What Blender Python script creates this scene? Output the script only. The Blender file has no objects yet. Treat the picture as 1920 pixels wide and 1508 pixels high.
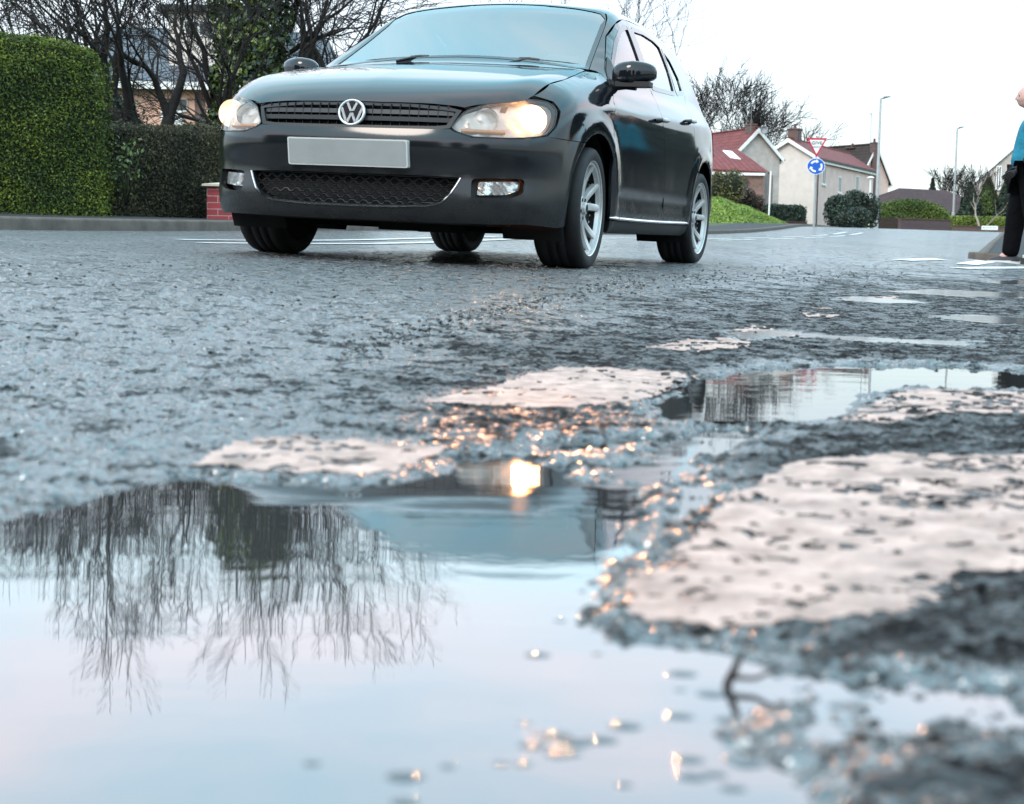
import bpy, math, random
import numpy as np
from mathutils import Vector, Matrix
from mathutils.geometry import delaunay_2d_cdt

# ------------------------------------------------------------------ camera, sky, light
SC = bpy.context.scene
F = 2844.0                                  # focal length in pixels of the 1920 px wide photograph
CAM_H = 0.20
u_ = np.array([.0165, -.0992, 1.0]); u_ /= np.linalg.norm(u_)
yv = np.array([0, 1.0, 0]); yw = yv - u_ * (yv @ u_); yw /= np.linalg.norm(yw)
xw = np.cross(yw, u_)
V2W = np.stack([xw, yw, u_])                # camera axes (right, forward, up) -> world
CAM = np.array([0, 0, CAM_H])

cam_d = bpy.data.cameras.new("camera"); cam = bpy.data.objects.new("camera", cam_d)
SC.collection.objects.link(cam); SC.camera = cam
cr, cf, cu = V2W @ [1, 0, 0], V2W @ [0, 1, 0], V2W @ [0, 0, 1]
cam.matrix_world = Matrix(((cr[0], cu[0], -cf[0], 0), (cr[1], cu[1], -cf[1], 0), (cr[2], cu[2], -cf[2], CAM_H), (0, 0, 0, 1)))
cam_d.sensor_width = 36; cam_d.lens = F / 1920 * 36
cam_d.clip_start = .02; cam_d.clip_end = 3000
cam_d.dof.use_dof = True; cam_d.dof.focus_distance = 7.0; cam_d.dof.aperture_fstop = 9.5

w = bpy.data.worlds.new("World"); SC.world = w; w.use_nodes = True
nt = w.node_tree; nt.nodes.clear()
def N(nt, t, **k):
    n = nt.nodes.new(t)
    for a, b in k.items():
        if a in ("op",): n.operation = b
        else: setattr(n, a, b)
    return n
SUN_EL, SUN_AZ = math.radians(38), math.radians(215)
sky = N(nt, 'ShaderNodeTexSky', sky_type='NISHITA', sun_disc=False, sun_elevation=SUN_EL, sun_rotation=SUN_AZ)
tc = N(nt, 'ShaderNodeTexCoord'); sep = N(nt, 'ShaderNodeSeparateXYZ')
nt.links.new(tc.outputs['Generated'], sep.inputs[0])
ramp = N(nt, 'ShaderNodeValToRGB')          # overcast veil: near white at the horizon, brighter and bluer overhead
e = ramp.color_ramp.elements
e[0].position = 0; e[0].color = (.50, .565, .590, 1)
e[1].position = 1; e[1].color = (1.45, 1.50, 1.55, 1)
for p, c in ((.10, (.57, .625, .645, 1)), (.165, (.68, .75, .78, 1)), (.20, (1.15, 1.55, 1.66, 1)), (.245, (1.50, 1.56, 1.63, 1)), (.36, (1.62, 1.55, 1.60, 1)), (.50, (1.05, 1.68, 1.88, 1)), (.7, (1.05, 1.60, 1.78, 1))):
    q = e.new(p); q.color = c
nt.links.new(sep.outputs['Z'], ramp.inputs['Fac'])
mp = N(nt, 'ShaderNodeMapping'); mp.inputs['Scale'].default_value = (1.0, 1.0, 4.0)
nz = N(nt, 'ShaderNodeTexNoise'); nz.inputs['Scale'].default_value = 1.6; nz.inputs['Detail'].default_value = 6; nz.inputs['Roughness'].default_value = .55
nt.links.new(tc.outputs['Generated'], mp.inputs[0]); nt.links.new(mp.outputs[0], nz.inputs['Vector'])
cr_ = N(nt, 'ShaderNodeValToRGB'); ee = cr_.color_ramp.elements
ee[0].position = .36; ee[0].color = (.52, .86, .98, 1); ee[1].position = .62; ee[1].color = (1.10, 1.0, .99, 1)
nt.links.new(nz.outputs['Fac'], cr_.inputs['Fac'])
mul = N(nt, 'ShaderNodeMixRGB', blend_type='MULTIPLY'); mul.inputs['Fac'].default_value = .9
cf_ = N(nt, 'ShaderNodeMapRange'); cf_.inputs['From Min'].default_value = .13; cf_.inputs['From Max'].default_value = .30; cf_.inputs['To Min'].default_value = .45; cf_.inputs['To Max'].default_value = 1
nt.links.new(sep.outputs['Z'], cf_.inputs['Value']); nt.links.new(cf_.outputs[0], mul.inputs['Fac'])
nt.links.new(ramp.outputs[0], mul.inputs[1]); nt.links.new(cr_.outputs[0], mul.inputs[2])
b1 = N(nt, 'ShaderNodeBackground'); b1.inputs['Strength'].default_value = .06
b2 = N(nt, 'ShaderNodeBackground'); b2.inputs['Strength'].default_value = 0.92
add = N(nt, 'ShaderNodeAddShader'); wo = N(nt, 'ShaderNodeOutputWorld')
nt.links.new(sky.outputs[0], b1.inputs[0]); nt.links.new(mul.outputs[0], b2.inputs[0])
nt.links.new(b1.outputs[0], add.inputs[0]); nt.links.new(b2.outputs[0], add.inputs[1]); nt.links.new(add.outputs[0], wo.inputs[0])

sd = bpy.data.lights.new("sun", 'SUN'); sd.energy = 1.4; sd.angle = math.radians(20); sd.color = (1, .86, .76)
so = bpy.data.objects.new("sun", sd); SC.collection.objects.link(so)
_d = Vector((math.sin(SUN_AZ) * math.cos(SUN_EL), math.cos(SUN_AZ) * math.cos(SUN_EL), math.sin(SUN_EL)))
so.rotation_euler = _d.to_track_quat('Z', 'Y').to_euler(); so.location = (0, -5, 20)
SC.view_settings.view_transform = 'Standard'; SC.view_settings.look = 'None'
SC.view_settings.exposure = .5; SC.view_settings.gamma = 1
try:
    SC.cycles.use_denoising = True; SC.cycles.denoiser = 'OPENIMAGEDENOISE'
    SC.cycles.sample_clamp_indirect = 12; SC.cycles.max_bounces = 8; SC.cycles.caustics_reflective = False; SC.cycles.caustics_refractive = False
except Exception: pass

# ------------------------------------------------------------------ helpers
def at(px, py, Y):
    """the place at world depth Y seen at a pixel of the photograph"""
    d = V2W @ np.array([(px - 960) / F, 1.0, -(py - 754) / F])
    return CAM + d * (Y / d[1])
def ground_px(px, py, z=0.0):
    d = V2W @ np.array([(px - 960) / F, 1.0, -(py - 754) / F])
    return CAM + d * ((z - CAM_H) / d[2])

class MB:
    def __init__(s): s.v = []; s.f = []; s.m = []
    def add(s, vs, fs, mi=0):
        o = len(s.v); s.v += [tuple(map(float, v)) for v in vs]; s.f += [tuple(i + o for i in f) for f in fs]; s.m += [mi] * len(fs)
    def box(s, lo, hi, mi=0, M=None):
        x0, y0, z0 = lo; x1, y1, z1 = hi
        vs = [(x0, y0, z0), (x1, y0, z0), (x1, y1, z0), (x0, y1, z0), (x0, y0, z1), (x1, y0, z1), (x1, y1, z1), (x0, y1, z1)]
        if M is not None: vs = [M @ Vector(v) for v in vs]
        s.add(vs, [(0, 3, 2, 1), (4, 5, 6, 7), (0, 1, 5, 4), (1, 2, 6, 5), (2, 3, 7, 6), (3, 0, 4, 7)], mi)
    def tube(s, pts, rads, n=8, caps=True, mi=0):
        pts = [Vector(p) for p in pts]; o = len(s.v); prev = None
        for i, p in enumerate(pts):
            a = pts[max(i - 1, 0)]; b = pts[min(i + 1, len(pts) - 1)]; t = (b - a)
            t = t.normalized() if t.length > 1e-9 else Vector((0, 0, 1))
            if prev is None: prev = t.orthogonal().normalized()
            x = (prev - t * prev.dot(t)); x = x.normalized() if x.length > 1e-6 else t.orthogonal().normalized(); prev = x; y = t.cross(x)
            r = rads[i] if hasattr(rads, '__len__') else rads
            for k in range(n):
                c = math.cos(2 * math.pi * k / n); q = math.sin(2 * math.pi * k / n)
                s.v.append(tuple(p + x * (r * c) + y * (r * q)))
        for i in range(len(pts) - 1):
            for k in range(n):
                a = o + i * n + k; b = o + i * n + (k + 1) % n
                s.f.append((a, b, b + n, a + n)); s.m.append(mi)
        if caps:
            s.f.append(tuple(o + k for k in reversed(range(n)))); s.m.append(mi)
            s.f.append(tuple(o + (len(pts) - 1) * n + k for k in range(n))); s.m.append(mi)
    def lathe(s, prof, c, ax, n=48, mi=0):
        """prof: (radius, offset along axis) pairs"""
        ax = Vector(ax).normalized(); x = ax.orthogonal().normalized(); y = ax.cross(x); o = len(s.v); c = Vector(c)
        for r, h in prof:
            for k in range(n):
                a = 2 * math.pi * k / n
                s.v.append(tuple(c + ax * h + x * (r * math.cos(a)) + y * (r * math.sin(a))))
        for i in range(len(prof) - 1):
            for k in range(n):
                a = o + i * n + k; b = o + i * n + (k + 1) % n
                s.f.append((a, b, b + n, a + n)); s.m.append(mi)
    def build(s, name, mats, parent=None, smooth=False, fn=None):
        me = bpy.data.meshes.new(name)
        v = [fn(p) for p in s.v] if fn else s.v
        me.from_pydata(v, [], s.f); me.update()
        if not isinstance(mats, (list, tuple)): mats = [mats]
        for m in mats: me.materials.append(m)
        if len(mats) > 1: me.polygons.foreach_set('material_index', s.m)
        if smooth:
            me.polygons.foreach_set('use_smooth', [True] * len(me.polygons))
            if smooth == 'auto': 
                try: me.set_sharp_from_angle(angle=math.radians(40))
                except Exception: pass
        o = bpy.data.objects.new(name, me); SC.collection.objects.link(o)
        if parent is not None: o.parent = parent
        return o
def np_mesh(name, V, Fq, mat, parent=None, smooth=True):
    """V (n,3) array, Fq (m,k) index array"""
    me = bpy.data.meshes.new(name); V = np.asarray(V, np.float32); Fq = np.asarray(Fq, np.int32); k = Fq.shape[1]
    me.vertices.add(len(V)); me.vertices.foreach_set('co', V.ravel())
    me.loops.add(Fq.size); me.loops.foreach_set('vertex_index', Fq.ravel())
    me.polygons.add(len(Fq)); me.polygons.foreach_set('loop_start', np.arange(0, Fq.size, k, dtype=np.int32))
    me.polygons.foreach_set('loop_total', np.full(len(Fq), k, np.int32))
    if smooth: me.polygons.foreach_set('use_smooth', np.ones(len(Fq), bool))
    me.update(calc_edges=True); me.validate()
    if mat: me.materials.append(mat)
    o = bpy.data.objects.new(name, me); SC.collection.objects.link(o)
    if parent is not None: o.parent = parent
    return o
def tag(o, label=None, cat=None, group=None, kind=None):
    if label: o['label'] = label
    if cat: o['category'] = cat
    if group: o['group'] = group
    if kind: o['kind'] = kind
    return o
def empty(name, loc=(0, 0, 0), rz=0, **k):
    o = bpy.data.objects.new(name, None); SC.collection.objects.link(o); o.location = loc; o.rotation_euler = (0, 0, rz)
    o.empty_display_size = .1
    return tag(o, **k)

# ------------------------------------------------------------------ materials
def mat(name, base=(.5, .5, .5), rough=.5, metal=0., ior=1.45, spec=None, coat=0., emit=None, estr=0., noise=None, bump=None, trans=0., alpha=None, tint_var=None):
    """noise=(scale, amount[, coord]) varies the colour, bump=(scale, strength, distance)"""
    m = bpy.data.materials.new(name); m.use_nodes = True; t = m.node_tree; p = t.nodes['Principled BSDF']
    p.inputs['Base Color'].default_value = (*base, 1); p.inputs['Roughness'].default_value = rough; p.inputs['Metallic'].default_value = metal
    p.inputs['IOR'].default_value = ior; p.inputs['Coat Weight'].default_value = coat; p.inputs['Transmission Weight'].default_value = trans
    p.inputs['Coat Roughness'].default_value = .03
    if spec is not None: p.inputs['Specular IOR Level'].default_value = spec
    if alpha is not None: p.inputs['Alpha'].default_value = alpha
    if emit: p.inputs['Emission Color'].default_value = (*emit, 1); p.inputs['Emission Strength'].default_value = estr
    c = N(t, 'ShaderNodeTexCoord')
    if noise or tint_var:
        sc, am = (noise or (4, .2))[:2]
        n = N(t, 'ShaderNodeTexNoise'); n.inputs['Scale'].default_value = sc; n.inputs['Detail'].default_value = 5; n.inputs['Roughness'].default_value = .65
        t.links.new(c.outputs['Object'], n.inputs['Vector'])
        r = N(t, 'ShaderNodeValToRGB'); r.color_ramp.elements[0].position = .3; r.color_ramp.elements[1].position = .7
        r.color_ramp.elements[0].color = (*[x * (1 - am) for x in base], 1)
        r.color_ramp.elements[1].color = (*(tint_var or [min(1, x * (1 + am)) for x in base]), 1)
        t.links.new(n.outputs['Fac'], r.inputs['Fac']); t.links.new(r.outputs[0], p.inputs['Base Color'])
    if bump:
        n = N(t, 'ShaderNodeTexNoise'); n.inputs['Scale'].default_value = bump[0]; n.inputs['Detail'].default_value = 4
        b = N(t, 'ShaderNodeBump'); b.inputs['Strength'].default_value = bump[1]; b.inputs['Distance'].default_value = bump[2]
        t.links.new(c.outputs['Object'], n.inputs['Vector']); t.links.new(n.outputs['Fac'], b.inputs['Height']); t.links.new(b.outputs[0], p.inputs['Normal'])
    return m
# ------------------------------------------------------------------ the car: a hatchback, real proportions, x forward from the front axle
CAR_R = None
def _rot(a, b, c):
    ca, sa, cb, sb, cc, sc = math.cos(a), math.sin(a), math.cos(b), math.sin(b), math.cos(c), math.sin(c)
    Rz = np.array([[ca, -sa, 0], [sa, ca, 0], [0, 0, 1]]); Rx = np.array([[1, 0, 0], [0, cb, -sb], [0, sb, cb]]); Ry = np.array([[cc, 0, sc], [0, 1, 0], [-sc, 0, cc]])
    return Ry @ Rx @ Rz
CAR_R = V2W @ _rot(-1.88413, .116565, .04498); CAR_T = CAM + V2W @ np.array([-.43652, 7.07649, .66302])
ZS = .90
def car_to_world(p): return CAR_R @ np.array([p[0], p[1], p[2] * ZS]) + CAR_T

def smax(a, b, k):
    h = np.clip(.5 + .5 * (a - b) / k, 0, 1); return b + (a - b) * h + k * h * (1 - h)
def smin(a, b, k): return -smax(-a, -b, k)
def lin(x, xs, ys): return np.interp(x, xs, ys)
def spl(x, xs, ys):
    """smooth interpolation (Catmull-Rom on uneven knots via hermite)"""
    xs = np.asarray(xs, float); ys = np.asarray(ys, float); m = np.gradient(ys, xs)
    x = np.clip(x, xs[0], xs[-1]); i = np.clip(np.searchsorted(xs, x) - 1, 0, len(xs) - 2)
    h = xs[i + 1] - xs[i]; t = (x - xs[i]) / h; t2 = t * t; t3 = t2 * t
    return (2 * t3 - 3 * t2 + 1) * ys[i] + (t3 - 2 * t2 + t) * h * m[i] + (-2 * t3 + 3 * t2) * ys[i + 1] + (t3 - t2) * h * m[i + 1]
WZ = .30
def body_f(P):
    x, y, z = P[..., 0], np.abs(P[..., 1]), P[..., 2]
    # side
    wx = spl(x, [-3.2, -2.9, -2.4, -1.6, -.6, 0, .35, .6, .85], [.74, .80, .832, .838, .838, .836, .815, .77, .70])
    wz = spl(z, [.1, .22, .34, .5, .62, .75, .86, .93, 1.0, 1.1], [-.06, -.025, -.008, -.004, 0, -.003, -.016, -.030, -.062, -.12])
    for cx in (0, -2.47):
        r = np.sqrt((x - cx) ** 2 + (z - WZ - .02) ** 2); wz = wz + .014 * np.exp(-((r - .385) / .05) ** 2)
    # waist crease running from the front wing to the tail lamp
    zc = lin(x, [-3, -.3, .4], [.93, .845, .80])
    wz = wz - .007 * np.tanh((z - zc) / .012) * np.exp(-((z - zc) / .09) ** 2) * np.clip((.35 - x) / .4, 0, 1)
    wz = wz - .010 * np.exp(-((z - .36) / .045) ** 2) * np.clip((-.35 - x) / .1, 0, 1) * np.clip((x + 2.15) / .1, 0, 1)
    side = y - (wx + wz)
    # nose in plan and in profile
    yn = np.clip(y / .84, 0, 1.1)
    nose = .83 - .10 * yn ** 2 - .335 * yn ** 5
    nz = spl(z, [.1, .20, .28, .42, .56, .62, .74, .80, .9, 1.1], [-.16, -.035, -.005, -.018, 0, -.015, -.075, -.14, -.30, -.7])
    front = x - (nose + nz)
    rear = -x - (3.14 - .05 * yn ** 2 - .12 * yn ** 6 + spl(z, [.1, .25, .5, .7, .95, 1.2], [-.15, -.03, 0, -.02, -.06, -.2]))
    # bonnet and waist height
    zt = spl(x, [-3.3, -2.9, -2.3, -1.6, -1.0, -.45, -.1, .2, .45, .62, .74, .84], [1.0, 1.045, 1.05, 1.045, 1.04, 1.03, .985, .93, .868, .815, .765, .70])
    crown = spl(y, [0, .3, .55, .64, .72, .8, .9], [.022, .015, .002, -.004, -.03, -.075, -.15])
    top = z - (zt + crown * np.clip(1.2 + x * .2, .3, 1.2))
    f = smax(side, top, .07); f = smax(f, front, .07); f = smax(f, rear, .10)
    return smax(f, .17 + .0 * x - z, .04)
def house_f(P):
    x, y, z = P[..., 0], np.abs(P[..., 1]), P[..., 2]
    zr = spl(x, [-3.3, -3.0, -2.6, -2.1, -1.6, -1.2, -.8, -.3], [1.30, 1.365, 1.415, 1.447, 1.452, 1.432, 1.37, 1.24])
    roof = z - (zr - .05 * (y / .6) ** 2 + .072)
    wx = spl(x, [-3.2, -2.8, -2.3, -1.6, -1.0, -.4, .1], [.70, .735, .762, .775, .77, .75, .73])
    side = (y - (wx - .31 * np.clip(z - .98, -.2, 1) - .18 * np.clip(z - .98, 0, 1) ** 2)) * .9
    ws = (x - (-.335 - .085 * (y / .7) ** 2) + (z - 1.03) * (1.82 - .35 * (z - 1.03))) * .5
    rear = (-(x + 3.07) + (z - 1.0) * -.0 + np.clip(z - 1.0, -.1, 1) * .62 + .06 * (y / .7) ** 2) * .85
    f = smax(roof, side, .08); f = smax(f, ws, .05); f = smax(f, rear, .06)
    return smax(f, .9 - z, .02)
def car_f(P): return smin(body_f(P), house_f(P), .025)
def grad(fn, P, e=1e-3):
    g = np.zeros_like(P)
    for i in range(3):
        d = np.zeros(3); d[i] = e; g[..., i] = (fn(P + d) - fn(P - d)) / (2 * e)
    return g / np.maximum(np.linalg.norm(g, axis=-1, keepdims=True), 1e-9)
def march(fn, P, D, n=90, step=.75):
    P = np.array(P, float)
    for _ in range(n): P = P + D * (fn(P) * step)[..., None]
    return P
DOM = {'side': ((0, 2), np.array([0, -1., 0]), lambda a, b: np.stack([a, np.full_like(a, 1.1), b], -1)),
       'front': ((1, 2), np.array([-1., 0, 0]), lambda a, b: np.stack([np.full_like(a, 1.2), a, b], -1)),
       'rear': ((1, 2), np.array([1., 0, 0]), lambda a, b: np.stack([np.full_like(a, -3.5), a, b], -1)),
       'top': ((0, 1), np.array([0, 0, -1.]), lambda a, b: np.stack([a, b, np.full_like(a, 1.8)], -1))}
def project(dom, ab, fn=car_f):
    ab = np.asarray(ab, float); return march(fn, DOM[dom][2](ab[:, 0], ab[:, 1]), DOM[dom][1])
def resample(pts, step, closed=True):
    out = []; n = len(pts)
    for i in range(n if closed else n - 1):
        a = np.array(pts[i], float); b = np.array(pts[(i + 1) % n], float); k = max(1, int(np.linalg.norm(b - a) / step))
        for j in range(k): out.append(a + (b - a) * j / k)
    if not closed: out.append(np.array(pts[-1], float))
    return np.array(out)
def roundc(pts, r, n=5):
    """round the corners of a closed 2D polygon"""
    out = []; m = len(pts); r = r if hasattr(r, '__len__') else [r] * m
    for i in range(m):
        p0, p, p1 = (np.array(pts[j % m], float) for j in (i - 1, i, i + 1)); a = p0 - p; b = p1 - p
        la, lb = np.linalg.norm(a), np.linalg.norm(b); d = min(r[i], la * .48, lb * .48)
        if d < 1e-4: out.append(p); continue
        s, e = p + a / la * d, p + b / lb * d
        for k in range(n + 1):
            t = k / n; out.append(s * (1 - t) ** 2 + p * 2 * t * (1 - t) + e * t * t)
    return np.array(out)
def arc(cx, cy, r, a0, a1, n=20):
    return [(cx + r * math.cos(math.radians(a0 + (a1 - a0) * i / n)), cy + r * math.sin(math.radians(a0 + (a1 - a0) * i / n))) for i in range(n + 1)]
def area2(p): return .5 * np.sum(p[:, 0] * np.roll(p[:, 1], -1) - np.roll(p[:, 0], -1) * p[:, 1])
def inset(p, d):
    if area2(p) < 0: p = p[::-1]
    a = p - np.roll(p, 1, 0); b = np.roll(p, -1, 0) - p
    na = np.stack([-a[:, 1], a[:, 0]], 1); nb = np.stack([-b[:, 1], b[:, 0]], 1)
    na /= np.maximum(np.linalg.norm(na, axis=1, keepdims=True), 1e-9); nb /= np.maximum(np.linalg.norm(nb, axis=1, keepdims=True), 1e-9)
    n = na + nb; L = np.linalg.norm(n, axis=1, keepdims=True); n = n / np.maximum(L, .6) 
    return p + n * d * np.minimum(2 / np.maximum(L, .8), 1.3)
def inside(q, poly):
    x, y = q[:, 0], q[:, 1]; c = np.zeros(len(q), bool); n = len(poly); j = n - 1
    for i in range(n):
        xi, yi = poly[i]; xj, yj = poly[j]
        cond = ((yi > y) != (yj > y)) & (x < (xj - xi) * (y - yi) / ((yj - yi) if abs(yj - yi) > 1e-12 else 1e-12) + xi)
        c ^= cond; j = i
    return c
def patch(mb, dom, poly, res=.025, gap=.002, rim=.014, off=0., fn=car_f, mirror=False, holes=(), post=None, mi=0, bres=None):
    """a body panel: a 2D outline projected onto the body surface, with a turned-in rim"""
    poly = np.array(poly, float); bres = bres or res * .8
    if gap: poly = inset(poly, gap)
    if area2(poly) < 0: poly = poly[::-1]
    bd = resample(poly, bres); loops = [bd]
    for h in holes:
        h = np.array(h, float); h = h[::-1] if area2(h) > 0 else h
        loops.append(resample(h, bres))
    lo, hi = bd.min(0), bd.max(0)
    gx, gy = np.meshgrid(np.arange(lo[0] + res / 2, hi[0], res), np.arange(lo[1] + res / 2, hi[1], res)); g = np.stack([gx.ravel(), gy.ravel()], 1)
    keep = inside(g, bd)
    for h in loops[1:]: keep &= ~inside(g, h)
    g = g[keep]; allb = np.concatenate(loops)
    if len(g):
        dmin = np.min(np.linalg.norm(g[:, None, :] - allb[None], axis=2), axis=1) if len(g) * len(allb) < 3e7 else np.full(len(g), 1)
        g = g[dmin > res * .45]
    V = np.concatenate([allb, g]); E = []; o = 0
    for L in loops:
        n = len(L); E += [(o + i, o + (i + 1) % n) for i in range(n)]; o += n
    r = delaunay_2d_cdt([Vector(v) for v in V], E, [], 0, 1e-7)
    v2 = np.array([tuple(v) for v in r[0]]); fs = [tuple(f) for f in r[2]]
    cen = np.array([v2[list(f)].mean(0) for f in fs]); ok = inside(cen, bd)
    for h in loops[1:]: ok &= ~inside(cen, h)
    fs = [f for f, k in zip(fs, ok) if k]
    P = project(dom, v2, fn); G = grad(fn, P)
    P = P + G * off
    if post is not None: P = post(P, v2)
    # orient faces outwards
    n = len(P); out = []
    for f in fs:
        a, b, c = P[f[0]], P[f[1]], P[f[2]]; nn = np.cross(b - a, c - a)
        out.append(f if nn @ G[f[0]] > 0 else f[::-1])
    edges = {}
    for f in out:
        for i in range(len(f)): edges[(f[i], f[(i + 1) % len(f)])] = 1
    bedge = [(a, b) for (a, b) in edges if (b, a) not in edges]
    bv = sorted({a for e_ in bedge for a in e_}); idx = {a: n + k for k, a in enumerate(bv)}
    if rim:
        Q = P[bv] - G[bv] * rim; ix2 = {a: n + len(bv) + k for k, a in enumerate(bv)}
        # duplicate the edge so the panel face keeps its own shading
        PP = np.concatenate([P, P[bv] - G[bv] * .0012, Q]); out += [(b, a, idx[a], idx[b]) for a, b in bedge] + [(idx[b], idx[a], ix2[a], ix2[b]) for a, b in bedge]
    else: PP = P
    mb.add(PP, out, mi)
    if mirror:
        PP = PP * np.array([1, -1, 1]); mb.add(PP, [f[::-1] for f in out], mi)
    return P
def carfn(p): return (p[0], p[1], p[2] * ZS)
# car materials
M = {}
def carpaint():
    m = mat('car_paint', (.007, .009, .012), rough=.35, metal=.0, coat=1.0, ior=1.5, spec=.0)
    m.node_tree.nodes['Principled BSDF'].inputs['Coat IOR'].default_value = 1.5
    t = m.node_tree; p = t.nodes['Principled BSDF']; c = N(t, 'ShaderNodeTexCoord')
    # road dirt thrown up on the lower body: a film that thins out upwards, broken by noise
    s = N(t, 'ShaderNodeSeparateXYZ'); t.links.new(c.outputs['Object'], s.inputs[0])
    mr = N(t, 'ShaderNodeMapRange'); mr.inputs['From Min'].default_value = .62; mr.inputs['From Max'].default_value = .18; t.links.new(s.outputs['Z'], mr.inputs['Value'])
    n = N(t, 'ShaderNodeTexNoise'); n.inputs['Scale'].default_value = 9; n.inputs['Detail'].default_value = 8; n.inputs['Roughness'].default_value = .7; t.links.new(c.outputs['Object'], n.inputs['Vector'])
    mu = N(t, 'ShaderNodeMath', op='MULTIPLY'); t.links.new(mr.outputs[0], mu.inputs[0]); t.links.new(n.outputs['Fac'], mu.inputs[1])
    mx = N(t, 'ShaderNodeMixRGB'); mx.inputs[1].default_value = (.007, .009, .012, 1); mx.inputs[2].default_value = (.018, .017, .016, 1)
    t.links.new(mu.outputs[0], mx.inputs[0]); t.links.new(mx.outputs[0], p.inputs['Base Color'])
    r = N(t, 'ShaderNodeMapRange'); r.inputs['To Min'].default_value = .06; r.inputs['To Max'].default_value = .55; t.links.new(mu.outputs[0], r.inputs['Value']); t.links.new(r.outputs[0], p.inputs['Coat Roughness'])
    return m
M['paint'] = carpaint()
M['blk'] = mat('black_plastic', (.012, .012, .013), .5)
M['blkg'] = mat('gloss_black_plastic', (.008, .008, .009), .18)
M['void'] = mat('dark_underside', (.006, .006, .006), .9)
M['rub'] = mat('tyre_rubber', (.014, .014, .015), .72, noise=(14, .35), bump=(60, .3, .002))
M['alloy'] = mat('alloy_wheel', (.66, .64, .62), .34, metal=.45, noise=(7, .18))
M['chr'] = mat('chrome', (.75, .75, .76), .12, metal=1)
M['disc'] = mat('brake_disc', (.12, .12, .12), .45, metal=.9)
M['grey'] = mat('grille_slat', (.055, .058, .062), .38)
M['plate'] = mat('number_plate_face', (.33, .35, .35), .55, noise=(3, .12))
M['platew'] = mat('number_plate_edge', (.62, .63, .60), .4)
M['seat'] = mat('seat_cloth', (.03, .03, .034), .9)
M['paper'] = mat('green_paper', (.45, .80, .62), .8)
M['lampin'] = mat('lamp_reflector', (.72, .70, .68), .22, metal=.9, bump=(30, .4, .01))
M['lampgrey'] = mat('lamp_bezel', (.62, .56, .52), .35, metal=.3)
M['red'] = mat('tail_lens', (.25, .01, .01), .1, coat=1)
M['amber'] = mat('indicator_lens', (.55, .22, .06), .2, coat=1)
def glassmat(name, tint, refl, rough=.02, ior=1.5):
    m = bpy.data.materials.new(name); m.use_nodes = True; t = m.node_tree; t.nodes.clear()
    tr = N(t, 'ShaderNodeBsdfTransparent'); tr.inputs[0].default_value = (*tint, 1)
    gl = N(t, 'ShaderNodeBsdfGlossy'); gl.inputs['Roughness'].default_value = rough; gl.inputs[0].default_value = (1, 1, 1, 1)
    fr = N(t, 'ShaderNodeFresnel'); fr.inputs['IOR'].default_value = ior
    mm = N(t, 'ShaderNodeMath', op='MULTIPLY_ADD'); mm.inputs[1].default_value = refl; mm.inputs[2].default_value = .02
    t.links.new(fr.outputs[0], mm.inputs[0]); mm.use_clamp = True
    mx = N(t, 'ShaderNodeMixShader'); o = N(t, 'ShaderNodeOutputMaterial')
    t.links.new(mm.outputs[0], mx.inputs[0]); t.links.new(tr.outputs[0], mx.inputs[1]); t.links.new(gl.outputs[0], mx.inputs[2]); t.links.new(mx.outputs[0], o.inputs[0])
    return m
M['ws'] = glassmat('windscreen_glass', (.30, .34, .34), 1.15, ior=2.3)
M['win'] = glassmat('window_glass', (.55, .60, .58), 1.0, ior=1.6)
M['lens'] = glassmat('lamp_lens', (.96, .95, .94), .8, rough=.05, ior=1.45)
_t = M['lens'].node_tree; _o = _t.nodes['Material Output']; _l = _o.inputs[0].links[0].from_socket; _tr = N(_t, 'ShaderNodeBsdfTranslucent'); _tr.inputs[0].default_value = (1, .9, .8, 1); _m = N(_t, 'ShaderNodeMixShader'); _m.inputs[0].default_value = .14
_t.links.new(_l, _m.inputs[1]); _t.links.new(_tr.outputs[0], _m.inputs[2]); _t.links.new(_m.outputs[0], _o.inputs[0])
M['bulb'] = mat('lit_bulb', (1, .9, .7), emit=(1, .52, .20), estr=260)
M['bulbdim'] = mat('dim_bulb', (1, .9, .7), emit=(1, .66, .38), estr=8)
M['glowdim'] = mat('dim_lit_reflector', (.8, .7, .6), .3, emit=(1, .78, .55), estr=.35)
M['glow'] = mat('lit_reflector', (.8, .7, .6), .3, emit=(1, .38, .13), estr=1.5)
M['wall'] = None

car = bpy.data.objects.new('parked_car', None); car.name = 'hatchback_car'; SC.collection.objects.link(car)
_M = CAR_R
car.matrix_world = Matrix(((_M[0, 0], _M[0, 1], _M[0, 2], CAR_T[0]), (_M[1, 0], _M[1, 1], _M[1, 2], CAR_T[1]), (_M[2, 0], _M[2, 1], _M[2, 2], CAR_T[2]), (0, 0, 0, 1)))
tag(car, 'dark metallic five-door hatchback driving past the puddles with its headlights on', 'car')
CP = lambda mb, name, m, smooth='auto', parent=None: mb.build(name, m, parent or car, smooth=smooth, fn=carfn)
def sidepts(dom, ab):
    """points given in another projection, turned into the side view's (x, z)"""
    P = project(dom, np.array(ab, float)); return [(p[0], p[2]) for p in P]
AZ = WZ + .02; AR = .348
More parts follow.
